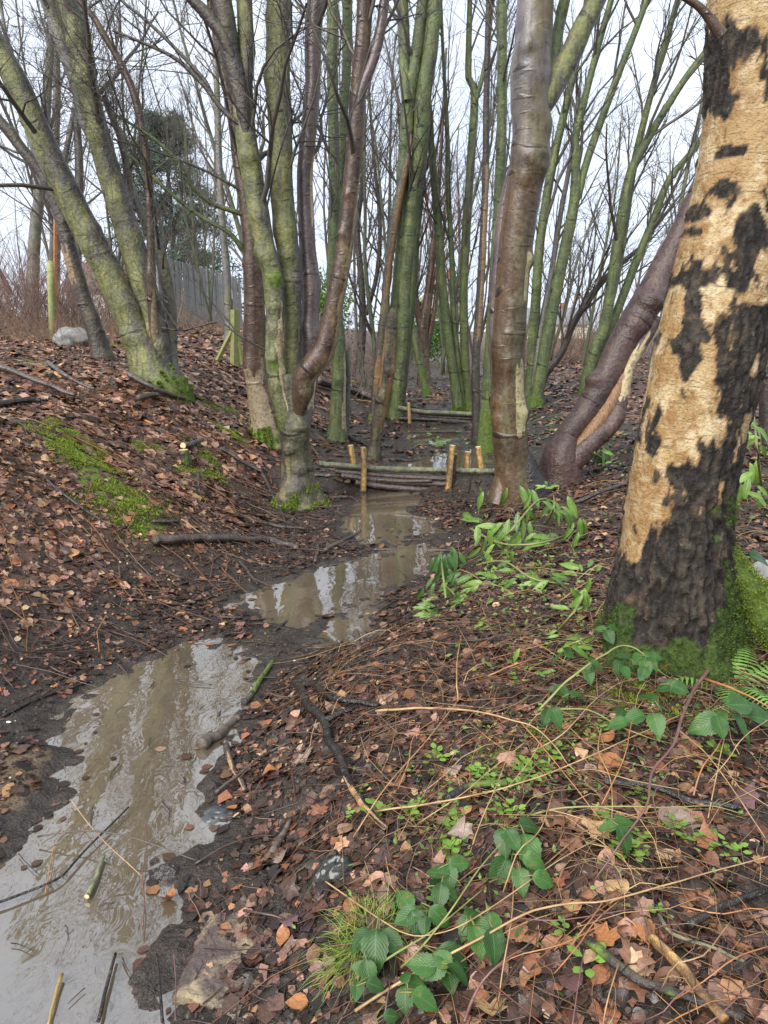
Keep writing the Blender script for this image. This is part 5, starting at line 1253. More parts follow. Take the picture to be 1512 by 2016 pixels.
# left bank
stick('long grey log lying across the foot of the left bank', [(304,1062),(357,1060),(437,1058),(488,1062),(536,1062),(587,1078)], 17, BK_LOG, 'fallen_log', 'log', sides=16, knots=[(.55,-90,.04,.3)])
stick('grey branch slanting down at the left edge above the moss strip', [(-20,712),(40,739),(79,753),(143,780)], 11, BK_LOG)
stick('black sodden branch end at the left edge of the bank', [(-20,800),(24,795),(83,794)], 13, BK_BLACK)
stick('second black branch under the sodden branch at the left edge', [(-20,826),(30,832),(88,838)], 8, BK_BLACK)
stick('thin branch running down towards the leaning clump from the left', [(95,711),(131,739),(183,767)], 8, BK_LOG)
stick('dark curved branch with a cut end under the leaning clump', [(254,737),(278,753),(317,771),(363,788)], 11, BK_LOG, cut=(1,))
stick('short stout grey billet just below the leaning clump', [(272,785),(310,777)], 13, BK_LOG)
stick('grey sawn branch lying behind the small cut stump', [(357,877),(372,872),(393,860)], 13, BK_LOG, cut=(0,))
stick('dark stick pointing down to the foot of the many-stemmed tree', [(436,882),(476,909),(516,933)], 9, BK_DARK)
stick('thin crooked stick below the small cut stump', [(389,925),(395,985),(429,1020)], 6, BK_LOG)
stick('thin dark root-like stick beside the many-stemmed tree', [(512,921),(536,973),(560,1028)], 6, BK_DARK)
stick('short dark stick at the lower end of the moss strip', [(301,1025),(353,1027)], 8, BK_LOG)
stick('pale yellow splinter above the long grey log', [(355,1020),(375,1035),(393,1052)], 4.5, ST_TAN, 'wood_splinter', 'splinter')
stick('dark branch lying right of the pale splinter by the tree foot', [(472,1013),(520,1030),(556,1040),(605,1043)], 8, BK_DARK)
stick('dark stick slanting below the long grey log', [(468,1100),(508,1152)], 7, BK_DARK)
stick('short upright-leaning stick at the right end of the long log', [(621,1106),(627,1071)], 8, BK_LOG)
stick('forked grey stick pointing at the narrow pool', [(640,1082),(672,1065),(708,1047)], 9, BK_LOG)
stick('short grey stick below the left end of the log dam', [(648,979),(688,979)], 8, BK_LOG)
stick('grey branch lying in the mud below the dam', [(724,1011),(775,1015),(839,1023)], 9, BK_LOG)
stick('thin straight stick across the mud above the brown pool', [(736,1079),(827,1085),(918,1090)], 6, BK_LOG)
stick('black log behind the left end of the log dam', [(686,860),(728,872),(770,879)], 11, BK_BLACK, 'fallen_log', 'log')
stick('dark branch in the silt just behind the log dam', [(744,900),(791,906),(839,908)], 8, BK_BLACK)
stick('thick log lying along the far left bank behind the green trunk', [(628,747),(688,769),(740,788)], 17, BK_LOG, 'fallen_log', 'log')
stick('thinner log lying above the thick far log', [(690,757),(730,772),(770,790)], 10, BK_LOG, 'fallen_log', 'log')
stick('long dark twig running down the middle of the left bank', [(90,940),(160,1000),(225,1045)], 5, BK_DARK)
stick('dark twig across the leaves in the left middle', [(0,1150),(70,1165),(140,1160)], 5, BK_DARK)
stick('wavy dark twig at the water edge left of the brown pool', [(430,1215),(500,1218),(580,1228)], 5, BK_DARK)
stick('slanting dark stick dipping into the brown pool', [(540,1240),(565,1222),(592,1197)], 6, BK_DARK)
stick('dark stick along the mud left of the near pool', [(5,1410),(90,1370),(180,1338)], 6, BK_BLACK)
# the black root-like branch and neighbours
stick('black snaking branch in the middle of the right bank', [(582,1345),(605,1385),(632,1418),(642,1440),(645,1462),(668,1488),(690,1540),(720,1590),(765,1632)], 18, BK_BLACK, sides=16, taper=.75, lump=.1, peel=[(60,60,1.0,1.4)])
stick('black straight arm joining the snaking branch at its top', [(584,1343),(625,1358),(675,1377),(742,1388)], 15, BK_BLACK, sides=14)
stick('short black stub between the snaking branch and its arm', [(640,1420),(668,1408),(697,1398)], 12, BK_BLACK)
stick('rotten split lump of wood at the edge of the near pool', [(398,1467),(420,1448),(445,1432),(476,1408)], 24, OLDWOOD, 'rotten_wood', 'wood', lump=.38, taper=.5, step=.01, sides=20)
stick('mossy board edge at the top corner of the near pool', [(478,1388),(505,1350),(537,1308)], 12, BK_DARK, 'mossy_board', 'board', moss=.55, sit=.9)
stick('reddish stick standing from the near pool edge', [(445,1470),(460,1510),(482,1552)], 12, BK_LOG, peel=[(60,60,.0,.3)])
stick('thin tan-tipped stick lying over the pool edge', [(423,1562),(470,1523),(505,1495),(562,1464)], 6.5, BK_LOG, arch=.02)
stick('grey weathered wood wedge on the mud right of the pool', [(537,1682),(556,1650),(577,1612)], 17, OLDWOOD, 'wood_piece', 'wood', lump=.25, taper=.35)
stick('thin black twig with a pale tip reaching the wood wedge', [(385,1700),(440,1668),(500,1648),(548,1645)], 5, ST_DARK, arch=.02)
stick('small pale stub poking from the mud below the brown pool', [(700,1258),(716,1275)], 13, BK_LOG, 'wood_stub', 'wood', cut=(0,), taper=.9)
# twigs in the near pool
stick('long straight dark stick lying in the near pool', [(-20,1782),(110,1730),(165,1675),(257,1588)], 6, BK_BLACK, z=.012, cat='stick', name='floating_stick')
stick('thin arching twig spanning the near pool', [(75,1648),(140,1637),(210,1640),(280,1655),(390,1695)], 4, ST_DARK, z=.02, arch=.04, name='floating_twig', cat='twig')
stick('pale thin stalk crossing the arching twig', [(140,1575),(200,1650),(280,1725)], 3.2, ST_TAN, z=.01, arch=.02, name='floating_twig', cat='twig')
stick('green stick with a pale cut end floating in the near pool', [(173,1762),(190,1725),(206,1688)], 11, BK_POLE, z=.006, cut=(0,), name='floating_stick', cat='stick')
stick('upright brown twig standing in the near pool', [(281,1822),(285,1780),(281,1730),(286,1670),(288,1612)], 5, ST_MAUVE, z=.02, name='standing_twig', cat='twig')
stick('dark stick at the bottom of the near pool', [(195,2010),(215,1940),(233,1878)], 9, BK_BLACK, z=.012, name='floating_stick', cat='stick')
stick('thin dark stick along the left side of the slab', [(320,2012),(316,1945),(311,1882)], 7, BK_BLACK, z=.03, name='floating_stick', cat='stick')
stick('dark red stalk in the left of the near pool', [(90,1757),(100,1700),(108,1655)], 3.5, ST_ORANGE, z=.012, name='floating_twig', cat='twig')
stick('thin stalk by the left edge of the slab', [(345,2010),(345,1940),(342,1872)], 3.5, ST_MAUVE, z=.04, name='standing_twig', cat='twig')
stick('black twig with a forked tip near the brown pool edge', [(425,1420),(436,1392),(447,1376)], 4, ST_DARK, arch=.02, name='twig', cat='twig')
stick('thin dark twig lying over the concrete slab', [(480,1792),(520,1798),(575,1815)], 5, ST_DARK, arch=.015, name='twig', cat='twig')
def striped_cane():
    o = stick('twisted black and gold striped cane in the bottom left corner', [(124,1918),(112,1965),(98,2020)], 8, STRIPE, z=.008, name='striped_cane', cat='cane', lump=.02)
ms_ = Mat('striped_cane'); w_ = ms_.n('ShaderNodeTexWave'); ms_.set(w_, 'Vector', ms_.coord('UV')); w_.bands_direction = 'DIAGONAL'; ms_.set(w_, 'Scale', 60.)
ms_.P(Base_Color=ms_.mix(ms_.ramp(w_.outputs['Fac'], (.45, 0.), (.55, 1.)), (.03, .02, .012), (.55, .38, .10)), Roughness=.3); STRIPE = ms_.m
striped_cane()
# right bank, foreground
stick('long tan dead stem sweeping from bottom centre to the right edge', [(700,1990),(756,1955),(856,1900),(956,1850),(1036,1805),(1106,1785),(1191,1780),(1281,1760),(1406,1725),(1540,1688)], 6.5, ST_TAN, 'dead_stem', 'stem', arch=.07, step=.03, lump=.05)
stick('tan dead stem crossing the middle of the right bank', [(740,1598),(881,1577),(981,1555),(1081,1525),(1181,1485),(1281,1440),(1352,1407)], 5, ST_TAN, 'dead_stem', 'stem', arch=.08, lump=.05)
stick('purple-brown cane arching down from the birch foot', [(1413,1298),(1371,1355),(1346,1410),(1326,1470),(1286,1515),(1276,1580),(1236,1645),(1171,1735)], 8.5, ST_MAUVE, 'bramble_cane', 'cane', arch=.12, lump=.05)
stick('olive bramble cane arching level below the purple-brown cane', [(1046,1605),(1106,1592),(1181,1589),(1306,1590),(1406,1590),(1463,1606)], 5, ST_OLIVE, 'bramble_cane', 'cane', arch=.06, lump=.04)
stick('thick tan stem lying level above the seedlings then bending down', [(740,1399),(831,1392),(931,1397),(1006,1412),(1056,1430),(1096,1470),(1116,1500),(1146,1530)], 6.5, ST_TAN, 'dead_stem', 'stem', arch=.05, lump=.06)
stick('mauve cane curving at the bottom centre', [(914,2010),(946,1940),(991,1895),(1036,1865),(1068,1828)], 7, ST_MAUVE, 'bramble_cane', 'cane', arch=.05, lump=.04)
stick('stout dark stick running to the bottom right corner', [(1156,1855),(1206,1890),(1246,1925),(1331,1955),(1470,2006)], 17, BK_DARK, 'fallen_branch', 'branch', moss=.2)
stick('yellow peeled stick at the bottom right', [(1284,1848),(1331,1895),(1371,1945),(1428,2010)], 19, STAKE, 'peeled_stick', 'stick', lump=.14, taper=.9, knots=[(.08,90,.03,.2)])
stick('dark rotten branch with bared wood on the right bank', [(1190,1538),(1281,1545),(1356,1570),(1460,1582)], 15, BK_BLACK, peel=[(60,60,.28,.5)])
stick('black stick running off the right edge', [(1352,1818),(1431,1775),(1530,1738)], 14, BK_BLACK)
stick('short black log with a mossy top among seedlings', [(876,1573),(926,1547),(998,1540)], 18, BK_BLACK, moss=.5)
stick('greenish twig above the yellow peeled stick', [(1296,1800),(1321,1840),(1386,1865),(1458,1896)], 7, BK_POLE)
stick('orange dead stem right of the birch foot', [(1384,1336),(1441,1355),(1530,1402)], 6.5, ST_ORANGE, 'dead_stem', 'stem', arch=.05, lump=.05)
stick('upper green cane slanting through the bramble leaves', [(700,1925),(756,1890),(856,1825),(953,1748)], 6.5, ST_OLIVE, 'bramble_cane', 'cane', arch=.05, lump=.04)
stick('lower green cane slanting through the bramble leaves', [(790,1905),(821,1875),(881,1800),(956,1690),(1058,1578)], 5, ST_OLIVE, 'bramble_cane', 'cane', arch=.09, lump=.04)
stick('fine tan loop of stem above the bramble leaves', [(640,1735),(780,1830),(830,1842),(900,1825),(990,1770),(1090,1700),(1180,1650)], 3.4, ST_TAN, 'dead_stem', 'stem', arch=.06, lump=.04)
stick('olive cane arching across the birch foot', [(1060,1400),(1130,1330),(1190,1290),(1222,1272),(1255,1278),(1300,1320),(1340,1352)], 6.5, ST_OLIVE, 'bramble_cane', 'cane', arch=.16, lump=.04)
stick('olive cane low across the moss below the birch', [(1060,1398),(1150,1398),(1220,1430),(1280,1452),(1330,1465)], 5, ST_OLIVE, 'bramble_cane', 'cane', arch=.06, lump=.04)
stick('thin upright tan stem left of the laurel litter', [(902,1380),(897,1330),(898,1290),(905,1250)], 4, ST_TAN, 'dead_stem', 'stem', arch=.03, lump=.04)
stick('dark branch on the soil left of the birch', [(912,1262),(970,1258),(1025,1248)], 6, BK_DARK)
stick('thin dark upright twig left of the birch', [(1188,1200),(1182,1150),(1178,1090)], 4, ST_DARK, 'standing_twig', 'twig')
stick('reddish stem lying below the laurel litter', [(960,1330),(1010,1310),(1075,1292)], 5, ST_ORANGE, 'dead_stem', 'stem', arch=.02)
stick('thick branch in the brush between torn stem and birch', [(1130,990),(1190,965),(1250,950)], 9, BK_DARK, arch=.05)
stick('mauve cane at the bottom edge left of centre', [(755,2012),(762,1960),(766,1920)], 4.5, ST_MAUVE, 'bramble_cane', 'cane', arch=.04)
# more long dead stems, each one traced loosely over the right foreground
rs = np.random.default_rng(5)
for k in range(34):
    u0 = rs.uniform(800, 1500); v0 = rs.uniform(1360, 1990); a = rs.normal(-.35, .75); L = rs.uniform(110, 330)
    px = [(u0 + L * t * math.cos(a) + rs.normal(0, 9), v0 + L * t * math.sin(a) + rs.normal(0, 9) + 40 * (t - .5) ** 2) for t in (-.5, -.2, .1, .5)]
    px = [(min(max(u, 560), 1560), min(max(v, 1330), 2030)) for u, v in px]
    stick(f"{'thin orange' if k % 4 == 1 else 'thin mauve' if k % 4 == 2 else 'thin tan'} dead stalk lying {where(u0, v0)}", px, rs.uniform(1.8, 4.0), [ST_TAN, ST_ORANGE, ST_MAUVE, ST_TAN][k % 4], 'dead_stem', 'stem', arch=rs.uniform(.02, .09), lump=.04, sides=6, step=.03, group='dead stalks tangled on the right foreground')

# small sawn stump on the left bank
def stump():
    g = G(362, 915); t = g; P = [ony(364, 925, g[1]), ony(363, 905, g[1]), ony(361, 886, g[1])]; r = wy(361, 886, 19, g[1])
    P[0][2] -= .08
    o = woody('tree_stump', P, [r * 1.15, r, r], BK_DARK, None, P[0], 18, .02, .12, (1,), 7, moss=.55, ref=(1, 0, 0)); tag(o, 'small mossy stump with a fresh pale cut top on the left bank', 'stump')
stump()

# ------------------------------------------------------------------ log dams
rl0 = np.random.default_rng(3)
def dam(label, Y, poles, stakes, z0):
    u, v = poles[0][1][0]; b = ony(u, v, Y); loc = np.array([0.5 * (ony(poles[0][1][0][0], v, Y)[0] + ony(poles[0][1][-1][0], v, Y)[0]), Y, hz(b[0] + .6, Y)])
    t = thing('log_dam', label, 'dam', loc)
    for k, (mat, px, w, dy, cut) in enumerate(poles):
        P = [ony(u, v, Y + dy) for u, v in px]; R = [wy(u, v, w * 1.3, Y + dy) for u, v in px]
        woody('pole', np.array(P), R, mat, t, loc, 12, .03, .07, cut, k + 40)
    for k, (top, bot, w, dy, mat, slant) in enumerate(stakes):
        P0 = ony(*bot, Y + dy); P1 = ony(*top, Y + dy); r = wy(*top, w, Y + dy); P0[2] -= .15
        woody('stake', np.array([P0, (P0 + P1) / 2 + rl0.normal(0, .006, 3), P1]), [r * 1.05, r, r * .95], mat, t, loc, 14, .02, .11, (1,), k + 60, ref=(1, 0, 0))
Yd = G(713, 962)[1]
dam('nearest dam of stacked poles between pale peeled stakes across the stream', Yd, [
  (BK_POLE, [(628,914),(668,917),(728,922),(807,925),(906,927),(990,929)], 9.5, .02, ()),
  (BK_LOG, [(660,928),(710,932),(767,937),(870,942),(970,943)], 9, .03, ()),
  (BK_LOG, [(672,936),(728,943),(800,949),(870,953),(930,951),(992,955)], 9.5, .01, (1,)),
  (BK_LOG, [(740,944),(790,947),(850,947)], 5, -.03, ()), (BK_BLACK, [(690,944),(760,951),(850,955),(985,960)], 8, .06, ()),
  (BK_LOG, [(700,950),(760,958),(830,964),(890,966),(985,966)], 10, .0, ()),
  (BK_DARK, [(720,962),(780,968),(850,971),(900,972),(970,972)], 9, .05, ())],
 [((715,881),(713,962),12.5,-.09,STAKE,0), ((891,877),(880,972),13,-.10,STAKE,0), ((896,894),(892,969),9,-.06,BK_DARK,0), ((690,877),(694,922),11.5,.14,STAKE,0), ((921,890),(917,934),14,.16,STAKE,0), ((941,880),(955,934),12,.18,STAKE,0)], .0)
Y2 = G(870, 832)[1]
dam('second dam of dark logs with one pale stake further upstream', Y2, [
  (BK_POLE, [(783,803),(827,811),(870,813),(932,816)], 8, .0, ()), (BK_LOG, [(826,818),(880,822),(930,824)], 6, .03, ()), (BK_BLACK, [(786,824),(847,826),(890,829),(928,832)], 8, -.02, ())],
 [((804,793),(807,830),7,-.08,STAKE,0)], .2)
Y3 = G(870, 800)[1]
dam('farthest low dam of thin logs with two short pale stakes', Y3 + 1.0, [
  (BK_LOG, [(820,786),(850,788),(895,792)], 4.5, .0, ()), (BK_BLACK, [(828,793),(860,796),(895,798)], 5, .0, ()), (BK_LOG, [(838,779),(870,784),(890,784)], 4, .3, ())],
 [((862,777),(861,804),5,-.1,STAKE,0), ((854,777),(854,790),4,.1,STAKE,0)], .3)

# ------------------------------------------------------------------ leafy plants
def leaf_data(name, length, width, serr=0., fold=.25, droop=.25, pw=.8, n=11, mat=None):
    t = np.linspace(0, 1, n); w = width * np.sin(np.clip(t, 0, 1) ** pw * pi) ** .85
    if serr: w = w * (1 + serr * np.where(np.arange(n) % 2, 1, -1) * np.sin(t * pi))
    V, uv = [], []
    for k in range(n):
        for c in (-1, -.5, 0, .5, 1):
            x = c * w[k]; y = t[k] * length
            z = fold * abs(x) - droop * length * t[k] ** 2 - .10 * width * (abs(c) == 1) + .02 * length * math.sin(t[k] * 9) * abs(c)
            V.append((x, y, z)); uv.append((.5 + c * .5, t[k]))
    F = [[k * 5 + c, k * 5 + c + 1, (k + 1) * 5 + c + 1, (k + 1) * 5 + c] for k in range(n - 1) for c in range(4)]
    o = mk(name, np.array(V), np.array(F), mat, uv=np.array(uv)); me = o.data; bpy.data.objects.remove(o); return me
ML_B = [leaf_data('bramble_leaf', 1, .36, .06, .35, d, .75, 15, BRAMBLE) for d in (.1, .28, .45)]
ML_L = [leaf_data('laurel_leaf', 1, .145, 0, .45, d, .9, 9, LAUREL) for d in (.15, .4, .7)]
ML_D = [leaf_data('dark_laurel_leaf', 1, .17, 0, .45, d, .9, 9, LAUREL_D) for d in (.15, .4, .6)]
def put_leaf(parent, loc, p, d, nrmv, size, me, name='leaf'):
    o = bpy.data.objects.new(name, me); COL.objects.link(o); o.parent = parent
    d = nrm(np.asarray(d, float)); n = nrm(np.asarray(nrmv, float) - (np.asarray(nrmv) @ d) * d); x = np.cross(d, n)
    M = Matrix(((x[0], d[0], n[0], 0), (x[1], d[1], n[1], 0), (x[2], d[2], n[2], 0), (0, 0, 0, 1)))
    q = np.asarray(p) - np.asarray(loc)
    o.matrix_local = Matrix.Translation(Vector(q)) @ M @ Matrix.Diagonal((size, size, size, 1)); return o
def at_h(u, v, h):
    g = G(u, v); return g + (CAMP - g) * (h / max(CAM_H - g[2], .3)), g
rl = np.random.default_rng(11)
def bramble(label, root, leaves, cane=None, h=(.03, .10), mes=ML_B, mat=ST_OLIVE, up=.9, name='bramble_plant', cat='bramble', dirs=None, group=None, ):
    """leaves: (u, v, size px [, direction deg in picture]) of the leaf centres"""
    g0 = G(*root); t = thing(name, label, cat, g0, group)
    for k, L in enumerate(leaves):
        u, v, s = L[:3]; hh = rl.uniform(*h); p, g = at_h(u, v, hh); size = s / FPX * np.linalg.norm(p - CAMP) * rl.uniform(.9, 1.2)
        a = radians(L[3]) if len(L) > 3 else math.atan2(-(v - root[1]), u - root[0]) + rl.normal(0, .7)
        d = np.array([math.cos(a), .75 * math.sin(a) + .0, .30 * math.sin(a) - .12 + rl.normal(0, .12)]); d = nrm(d)
        n = nrm(np.array([rl.normal(0, .3), -.5 + rl.normal(0, .25), up]))
        b = p - d * size * .5
        put_leaf(t, g0, b, d, n, size, mes[rl.integers(0, len(mes))])
        # stalk from the ground to the leaf
        q = b - d * size * .5 + np.array([0, 0, -.02]); f = g0 * .35 + np.array([g[0], g[1], g[2]]) * .65; f[2] = hz(f[0], f[1]) - .01
        P = crom(np.array([f, (f + q) / 2 + [0, 0, .02], q, b]), 8)
        V, F = tubes(P[None], np.linspace(.0022, .0013, 8)[None], 5); mk('stalk', V, F, mat, t, g0)
    return t
bramble('bramble with glossy dark leaves right beside the grass tuft', (850, 1880), [(796,1770,44,120),(841,1790,44,30),(801,1805,46,200),(822,1818,42,-70),(866,1805,44,-40),(885,1725,46,-90),(861,1715,44,150),(861,1750,42,-90),(866,1765,40,-100),(885,1755,38,-30),(835,1822,36,-100),(905,1700,40,10)])
bramble('bramble leaves left of the slanting green canes at the bottom', (770, 1900), [(737,1870,58,-95),(771,1855,54,-40),(709,1850,48,-140),(725,1917,44,-80),(707,1905,30,180),(740,1940,30,-10),(771,2000,28,0),(703,1950,34,-95)], h=(.04, .10))
bramble('bramble with drooping leaves right of the slanting green canes', (950, 1860), [(946,1830,56,-60),(918,1825,44,-120),(942,1855,48,-80),(970,1830,56,-85),(975,1860,46,-85),(931,1795,40,60)])
bramble('low bramble sprig at the bottom between the canes', (880, 1950), [(856,1910,40,-140),(885,1925,48,-80),(905,1915,48,-40),(830,1900,52,170),(893,1887,52,-30),(868,1888,38,150),(819,1935,30,0),(797,1920,28,100),(797,1970,42,-95),(838,1968,54,-25)], h=(.03, .09))
bramble('bramble plant with broad leaves in the middle of the right bank', (1040, 1720), [(991,1655,50,-100),(1042,1675,62,-85),(985,1715,62,-120),(1026,1732,48,-90),(1072,1732,44,-20),(1046,1625,46,20),(1051,1695,40,-40),(1000,1640,40,120),(1010,1655,36,-60)])
bramble('small bramble sprig in the right middle of the leaf litter', (1225, 1640), [(1196,1627,34,170),(1229,1618,36,20),(1232,1650,40,-70)])
bramble('bramble sprig with pale leaves in front of the birch on its left', (1190, 1300), [(1183,1237,24,150),(1200,1252,26,-80),(1210,1237,24,0),(1159,1315,30,190),(1179,1310,28,-20),(1171,1298,26,60),(1160,1328,30,-90),(1098,1292,38,-160),(1120,1285,26,60)], h=(.08, .2))
bramble('bramble leaves at the left corner of the birch moss', (1110, 1400), [(1094,1359,34,160),(1108,1362,34,-60),(1135,1367,30,0),(1076,1411,30,-110),(1096,1409,34,-70)], h=(.05, .12))
bramble('bramble sprig hanging across the foot of the birch', (1290, 1370), [(1224,1292,28,140),(1216,1310,30,-120),(1232,1322,30,-80),(1256,1298,30,-130),(1285,1302,30,-60),(1293,1292,30,0),(1272,1314,30,-90),(1276,1284,26,60),(1266,1326,28,-120)], h=(.14, .28))
bramble('bramble plant on the moss right under the birch', (1290, 1450), [(1274,1367,36,110),(1248,1411,40,200),(1293,1425,46,-90),(1216,1423,34,180),(1225,1402,34,60),(1310,1350,34,170),(1338,1355,36,-30),(1305,1395,30,0)], h=(.06, .14))
bramble('bramble with wide leaves at the right edge below the fern', (1440, 1470), [(1414,1403,42,90),(1390,1425,52,190),(1418,1431,42,-90),(1459,1387,50,20),(1503,1415,56,-10),(1463,1431,54,-60),(1442,1379,36,150),(1490,1395,44,60)], h=(.05, .14))
bramble('bramble leaves by the white plastic at the right edge', (1480, 1110), [(1448,1100,44,160),(1502,1098,52,10)], h=(.08, .16))

# cut laurel branches strewn over the bank
def laurel(label, pts, leaves, mes=ML_L, h=(.03, .14), stemw=5, mat=ST_OLIVE, s=46):
    g0 = G(*pts[0]); t = thing('laurel_branch', label, 'branch', g0)
    P = []
    for k, (u, v) in enumerate(pts):
        p, g = at_h(u, v, .02 + (h[1] * .8) * math.sin(pi * min(1, k / max(len(pts) - 1, 1)))); P.append(p)
    c = crom(np.array(P), 14); r = .5 * stemw / FPX * np.linalg.norm(g0 - CAMP)
    V, F = tubes(c[None], np.linspace(r, r * .5, 14)[None], 6); mk('stem', V, F, mat, t, g0)
    more = [(L[0] + rl.normal(0, 13), L[1] + rl.normal(0, 10), L[2] + rl.normal(0, 35)) + tuple(L[3:]) for L in leaves for _ in range(1)]
    for L in list(leaves) + more:
        u, v, a = L[:3]; sz = (L[3] if len(L) > 3 else s) * rl.uniform(.62, 1.05); a = radians(a)
        p, g = at_h(u, v, rl.uniform(h[0] * .6, h[1] * .8)); size = sz / FPX * np.linalg.norm(p - CAMP)
        d = nrm(np.array([math.cos(a), .35 * math.sin(a) + rl.normal(0, .15), .85 * math.sin(a)])) if math.sin(a) < -.3 else nrm(np.array([math.cos(a), .9 * math.sin(a), .3 * math.sin(a) + .05]))
        n = nrm(np.array([rl.normal(0, .5), -.8, .8 + rl.normal(0, .3)]))
        b = p - d * size * .5
        if b[2] - .01 < hz(b[0], b[1]): b[2] = hz(b[0], b[1]) + .015
        put_leaf(t, g0, b, d, n, size, mes[rl.integers(0, len(mes))])
    return t
laurel('drooping laurel shoot hanging in front of the wet brown trunk', [(1095,990),(1060,985),(1010,1040),(975,1075)], [(945,985,-110),(973,970,-90,30),(997,972,-95,34),(1038,990,-110),(1045,985,-80),(985,1050,-120),(997,1040,-110),(1018,1028,-100),(1030,1045,-90),(1042,1015,-85),(952,1075,-100),(940,1065,-120),(965,1060,-80),(935,1020,150)], h=(.12, .32))
laurel('pale green laurel shoot standing beside the torn stem foot', [(1075,1030),(1090,1000),(1090,975)], [(1074,1005,-120),(1090,1010,-85),(1105,1000,-40,56),(1120,1012,-20,50),(1100,1022,-80),(1062,957,150,30),(1082,960,10,30),(1075,950,100,24)], h=(.16, .34))
laurel('laurel branch lying along the bank below the drooping shoot', [(925,1040),(985,1070),(1060,1070),(1110,1055)], [(960,1035,180),(925,1030,140),(1062,1067,170),(1075,1063,10),(1040,1078,-150),(1095,1050,20),(1140,1040,-100),(1150,1040,-70),(1135,1062,-110),(1012,1060,-140),(985,1058,160)], h=(.05, .16))
laurel('heap of pale laurel leaves on the wet bank', [(930,1115),(990,1105),(1050,1140),(1120,1150)], [(990,1092,-120),(1008,1100,-90),(985,1115,-150),(1038,1135,170,70),(1070,1145,10,66),(1040,1152,190,60),(1090,1138,20,52),(1122,1120,160,44),(1143,1112,30,44),(1163,1108,60,40),(950,1130,150),(912,1140,200),(912,1165,-160),(920,1180,-60,36),(1105,1135,-20),(1000,1145,170),(965,1105,-60)], h=(.02, .08))
laurel('single laurel sprig hanging left of the birch', [(1100,1240),(1130,1205),(1155,1165)], [(1140,1180,-115,50),(1152,1178,-90,52),(1160,1180,-70,48),(1102,1195,160,40),(1138,1198,-160,34)], h=(.08, .2))
laurel('long pale laurel leaves at the left foot of the birch', [(1110,1275),(1140,1262),(1170,1250)], [(1135,1265,20,64),(1160,1258,40,56),(1155,1275,-10,50),(1085,1245,200,34),(1080,1320,180,34),(1015,1290,-120,34)], h=(.03, .1))
laurel('dark drooping laurel shoot at the water edge', [(878,1180),(872,1130),(868,1085)], [(858,1110,-110,44),(868,1118,-95,50),(880,1115,-80,50),(890,1105,-60,44),(862,1135,-110,44),(876,1140,-90,44),(888,1132,-70,40),(845,1145,-140,44),(850,1160,-120,40),(868,1095,120,30),(895,1150,-40,40)], mes=ML_D, h=(.1, .3))
laurel('pale laurel leaves at the foot of the dark shoot', [(905,1185),(885,1160),(870,1150)], [(882,1170,-60,44),(900,1160,20,40),(895,1180,-150,40),(850,1182,190,36),(875,1150,60,36)], h=(.02, .08))
laurel('star-shaped pale laurel sprig on the mud by the brown pool', [(845,1225),(845,1210)], [(825,1208,170,44),(838,1198,110,40),(858,1203,30,44),(862,1214,-10,40),(840,1218,-150,36)], h=(.015, .04))
laurel('laurel leaves on the bank behind the torn stem', [(1190,905),(1170,890),(1185,880)], [(1165,893,190,34),(1180,886,40,34),(1195,890,-20,34),(1175,900,-120,32),(1190,902,-80,32),(1205,895,10,30),(1242,885,80,26)], h=(.06, .2), s=34)
laurel('laurel shoot at the right edge behind the birch', [(1500,960),(1490,880),(1485,820)], [(1475,835,160,36),(1490,825,40,36),(1500,850,-40,40),(1480,870,-140,40),(1495,890,-60,42),(1470,960,-110,44),(1488,975,-20,46),(1455,975,-95,40),(1500,985,-60,40),(1490,930,-90,44),(1466,860,110,30)], h=(.1, .4))
laurel('small green shoots sprouting in the silt behind the dam', [(862,875),(860,862)], [(856,862,110,22),(864,858,70,24),(868,868,20,22),(858,872,-150,20),(884,866,40,18)], mes=ML_L, h=(.05, .2), stemw=2)

# grass tufts
def grass(label, base, n, hgt, spread, lean=(0, 0)):
    g = G(*base); a = rl.uniform(0, 2 * pi, n); rr = np.sqrt(rl.random(n)) * spread * .45
    st = np.stack([g[0] + np.cos(a) * rr, g[1] + np.sin(a) * rr, np.zeros(n)], -1); st[:, 2] = height(st[:, 0], st[:, 1]) - .01
    d = np.stack([np.cos(a) * .55 + rl.normal(0, .2, n) + lean[0], np.sin(a) * .55 + lean[1] + rl.normal(0, .2, n), np.ones(n)], -1); ln = rl.uniform(.5, 1.1, n) * hgt
    P = grow(st, d, ln, 6, .16, -.30, rl); w = nrm(np.cross(nrm(d), rl.normal(0, 1, (n, 3))))[:, None] * (np.array([1, 1, .9, .7, .45, .08]) * .0009)[None, :, None]
    V = np.stack([P - w, P + w], 2).reshape(-1, 3); k, q = np.meshgrid(np.arange(n), np.arange(5), indexing='ij'); b = k * 12 + q * 2
    F = np.stack([b, b + 1, b + 3, b + 2], -1).reshape(-1, 4)
    tag(mk('grass_tuft', V, F, GRASSM, None, g), label, 'grass')
grass('bright green tuft of fine grass beside the bramble at bottom centre', (728, 1840), 520, .11, .17, (-.1, -.3))
grass('tiny grass tuft among the seedlings on the right bank', (843, 1572), 26, .07, .03)
grass('sparse grass blades trailing below the bright tuft', (690, 1890), 120, .15, .10, (-.35, -.5))

